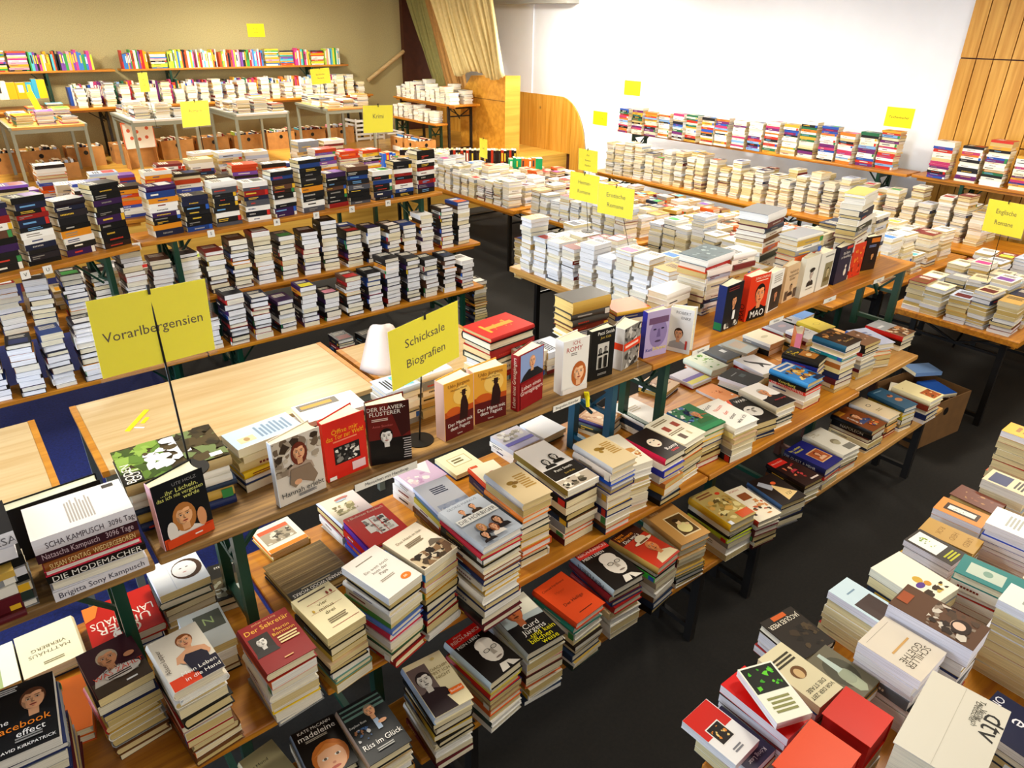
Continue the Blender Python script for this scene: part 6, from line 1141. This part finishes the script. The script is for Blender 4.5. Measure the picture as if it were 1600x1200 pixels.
uprights(.5, 12.4, 1.7, 12.4, ZS + .9, 63, ['#e8b81e', '#d8a01a', '#3a9ab8', '#e8e0c8'], .2, .26, 0, 'yellow books at the left of the stage', 'book standing at the left of the stage', .05, .12, .15)
for q, xx in enumerate([.95, 2.3, 3.66, 5.07]):
    for j in range(3):
        row(('%s grey table on stage' % ['leftmost', 'second', 'third', 'rightmost'][q], 'flat stacks on the grey stage tables', 'left'), xx, 10.95 + j * .38, xx + .74, 10.95 + j * .38, ZS + .722, 3, .06, .2, .19, .25, 0, 'pale' if q else 'bright', 64 + q * 5 + j, tmin=.008, tmax=.02)
SR = 'cream stacks on the table by the curtain'
row(('curtain side table, front', SR, 'left'), 6.85, 11.62, 6.85, 9.95, ZS + .76, 11, .14, .3, .125, .18, -90, 'pale', 90, pages=['#f0ead6', '#f4f2ea'])
row(('curtain side table, back', SR, 'left'), 7.1, 11.62, 7.1, 9.95, ZS + .76, 11, .14, .3, .125, .18, -90, 'pale', 91, pages=['#f0ead6', '#f4f2ea'])
row(('curtain side bench', SR, 'left'), 6.66, 11.45, 6.66, 10.15, ZS + .47, 8, .14, .26, .125, .18, -90, 'pale', 92, pages=['#f0ead6', '#f4f2ea'])
# a book standing upright at the end of the middle tier
BOOKS.append(dict(T=Matrix.Translation((3.83, 1.98, .76 + .1)) @ Matrix.Rotation(math.radians(25), 4, 'Z') @ Matrix(((1, 0, 0, 0), (0, 0, -1, 0), (0, 1, 0, 0), (0, 0, 0, 1))), w=.14, l=.2, t=.035, open=.2, hard=True, cover='#d8762a', spine='#e88aa8', pages='#efe6c8',
                  art=[('n', .05, .05, .95, .95, 22, ['#e8a83a', '#c8501e', '#d88a4a', '#8a3a1a'])], group='books standing on the middle tier', label='orange book standing open behind the red-spined one'))

# pale stacks filling the classics table between and behind the readable ones
def filler(x0, x1, y0, y1, z, keys, seed, h0, h1, pal, group, phrase):
    r = random.Random(seed); got = [(STACKS[k][0], STACKS[k][1], .5 * max(STACKS[k][3], .12), .5 * max(STACKS[k][4], .18)) for k in keys]; c = 0
    new = []
    for i in range(900):
        w, l = r.uniform(.105, .125), r.uniform(.16, .185); x, y = r.uniform(x0 + w/2, x1 - w/2), r.uniform(y0 + l/2, y1 - l/2)
        if all(abs(x - a) > (w/2 + p + .012) or abs(y - b) > (l/2 + q + .012) for a, b, p, q in got):
            got.append((x, y, w/2, l/2)); new.append((x, y, w, l))
    for c, (x, y, w, l) in enumerate(sorted(new)):
        stack(x, y, z, z + r.uniform(h0, h1), 180 + r.uniform(-3, 3), w, l, pal, '', group, seed * 31 + c, jit=.003, whole='%s plain pile from the left, %s' % (ORD[min(c + 1, 30)], phrase))
        BOOKS[-1]['hard'] = False
filler(1.22, 3.4, -.08, .66, .76, [k for k in STACKS if k[0] == 'R'], 46, .1, .2, 'pale', 'classics stacked at the right', 'classics table')
row(('far end of the classics table', 'classics stacked at the right', 'aisle'), 3.5, .6, 3.5, .05, .76, 4, .2, .3, .12, .18, 180, 'pale', 47, pages=['#ecebf6', '#e6d8a8'])
# the black hardback standing on edge and the dark pile at the left end of the top plank
BOOKS.append(dict(T=Matrix.Translation((.02, 2.07, 1.232 + .085)) @ Matrix.Rotation(math.radians(3), 4, 'Z') @ Matrix(((1, 0, 0, 0), (0, 0, -1, 0), (0, 1, 0, 0), (0, 0, 0, 1))), w=.235, l=.17, t=.045, hard=True, cover='#0e0c0e', spine='#123c28', pages='#e8e6c8', group='books piled behind the display row', label='black hardback standing on edge behind the white back-cover pile'))
stack(-.20, 1.90, 1.23, 1.46, 92, .16, .235, 'mix', 'black book with gold flower, cut by the left picture edge', 'books piled behind the display row', 777, top=dict(cover='#100e10', spine='#e4e4ee', t=.04, art=[('e', .5, .5, .2, .2, '#c8922a'), ('e', .5, .5, .1, .1, '#e8c03a')], sp=[('t', 'TERESA', .8, .5, .1, '#6a6a72')]), under=['#e4e4ee', '#14120f', '#dfe0ea'], jit=.004)
# loose books on the floor box
for k, (dx, dy, dg, c, dsc) in enumerate([(-.05, .08, 20, '#d8d0bc', 'pale book lying askew on the dark floor box'), (.1, -.06, -25, '#1c4a9a', 'blue book lying on the dark floor box'), (-.16, -.07, 5, '#3a3026', 'dark book lying in the floor box corner'), (.2, .1, 60, '#6a8ab8', 'light blue book at the rim of the floor box')]):
    BOOKS.append(dict(T=place(5.05 + dx, 1.62 + dy, .27 + .03 * k, dg), w=.15, l=.21, t=.028, hard=False, cover=c, spine=c, pages='#efe6c8', group='books in the floor box', label=dsc))
for k in range(8): BOOKS.append(dict(T=place(4.93 + .24 * (k % 2), 1.62, .01 + .06 * (k // 2), 8 * k), w=.19, l=.26, t=.058, hard=False, cover='#8a6a4a', spine='#8a6a4a', pages='#efe6c8', group='books in the floor box', label='big book lying inside the dark floor box'))

# ---------------------------------------------------------------- which books show largest from the camera: those become objects of their own
def show_counts():
    V = []; F = []; own = []
    def add_box(T, w, l, t, i):
        n = len(V)
        for z in (0, t):
            for y in (-l/2, l/2):
                for x in (-w/2, w/2): V.append(T @ Vector((x, y, z)))
        for f in ((0, 1, 3, 2), (4, 6, 7, 5), (0, 4, 5, 1), (2, 3, 7, 6), (0, 2, 6, 4), (1, 5, 7, 3)): F.append([n + j for j in f]); own.append(i)
    for i, B in enumerate(BOOKS): add_box(B['T'], B['w'], B['l'], B['t'], i)
    I = Matrix.Identity(4)
    for (x0, x1, y0, y1, z, t) in PLANKS: add_box(Matrix.Translation(((x0+x1)/2, (y0+y1)/2, z - t)), x1 - x0, y1 - y0, t, -1)
    bv = BVHTree.FromPolygons(V, F)
    cm = SC.camera.matrix_world; o = cm.translation; R = cm.to_3x3(); cnt = {}
    for py in range(3, 1200, 5):
        for px in range(3, 1600, 5):
            d = R @ Vector(((px - 800) / 1103.0, -(py - 600) / 1103.0, -1)); h = bv.ray_cast(o, d.normalized())
            if h[2] is not None and own[h[2]] >= 0: cnt[own[h[2]]] = cnt.get(own[h[2]], 0) + 1
    return cnt
PLANKS = [(-1.7, .195, 1.81, 2.09, 1.23, .04), (.21, 4.85, 1.81, 2.09, 1.23, .04), (-1.7, 4.5, 1.5, 2.26, .76, .04), (-1, 4.6, 1.32, 1.57, .45, .03), (5.27, 7.4, 1.22, 2.06, .76, .04), (-.5, 3.52, 5.25, 5.6, 1.23, .04), (-.5, 3.8, 5.2, 5.9, .76, .04), (3.6, 4.3, 2.35, 4.45, .76, .03)]
CNT = show_counts()
RANK = sorted(CNT, key=lambda i: -CNT[i])
PICK = set(RANK[:300])
seen_labels = {}
mats = [M['cover'], M['pages']]
for i in sorted(PICK, key=lambda i: i):
    B = BOOKS[i]
    lb = B['label']
    if len(lb.replace('-', ' ').split()) > 16: print('LONG', lb)
    root = empty('book', B['T'].translation)
    inv = Matrix.Translation(-B['T'].translation)
    Bc = dict(B); Bc['T'] = inv @ B['T']
    mc, mp = MB(), MB(); book_parts(mc, mp, Bc)
    mc.build('cover', [M['cover']], root, attr=True); mp.build('page_block', [M['pages']], root, attr=True)
    tag(root, lb, 'book', B['group'])
mass = MB()
for i, B in enumerate(BOOKS):
    if i in PICK: continue
    book_parts(mass, mass, B, 0, 1, fine=False)
o = mass.build('book_stacks', mats, attr=True)
tag(o, 'hundreds of smaller and farther books stacked on the other tables and shelves', 'books', kind='stuff')
print('books', len(BOOKS), 'seen', len(CNT), 'picked min', CNT[RANK[299]], 'faces', len(mass.f))
# the books standing in the boxes join the mass of uncounted books behind
bx = MB()
for f in BOXED: bx.add(f.v, f.f); bx.c[-len(f.f):] = f.c; bx.m[-len(f.f):] = f.m
o = bx.build('boxed_books', mats, attr=True)
tag(o, 'rows of books standing in the cardboard boxes', 'books', kind='stuff')
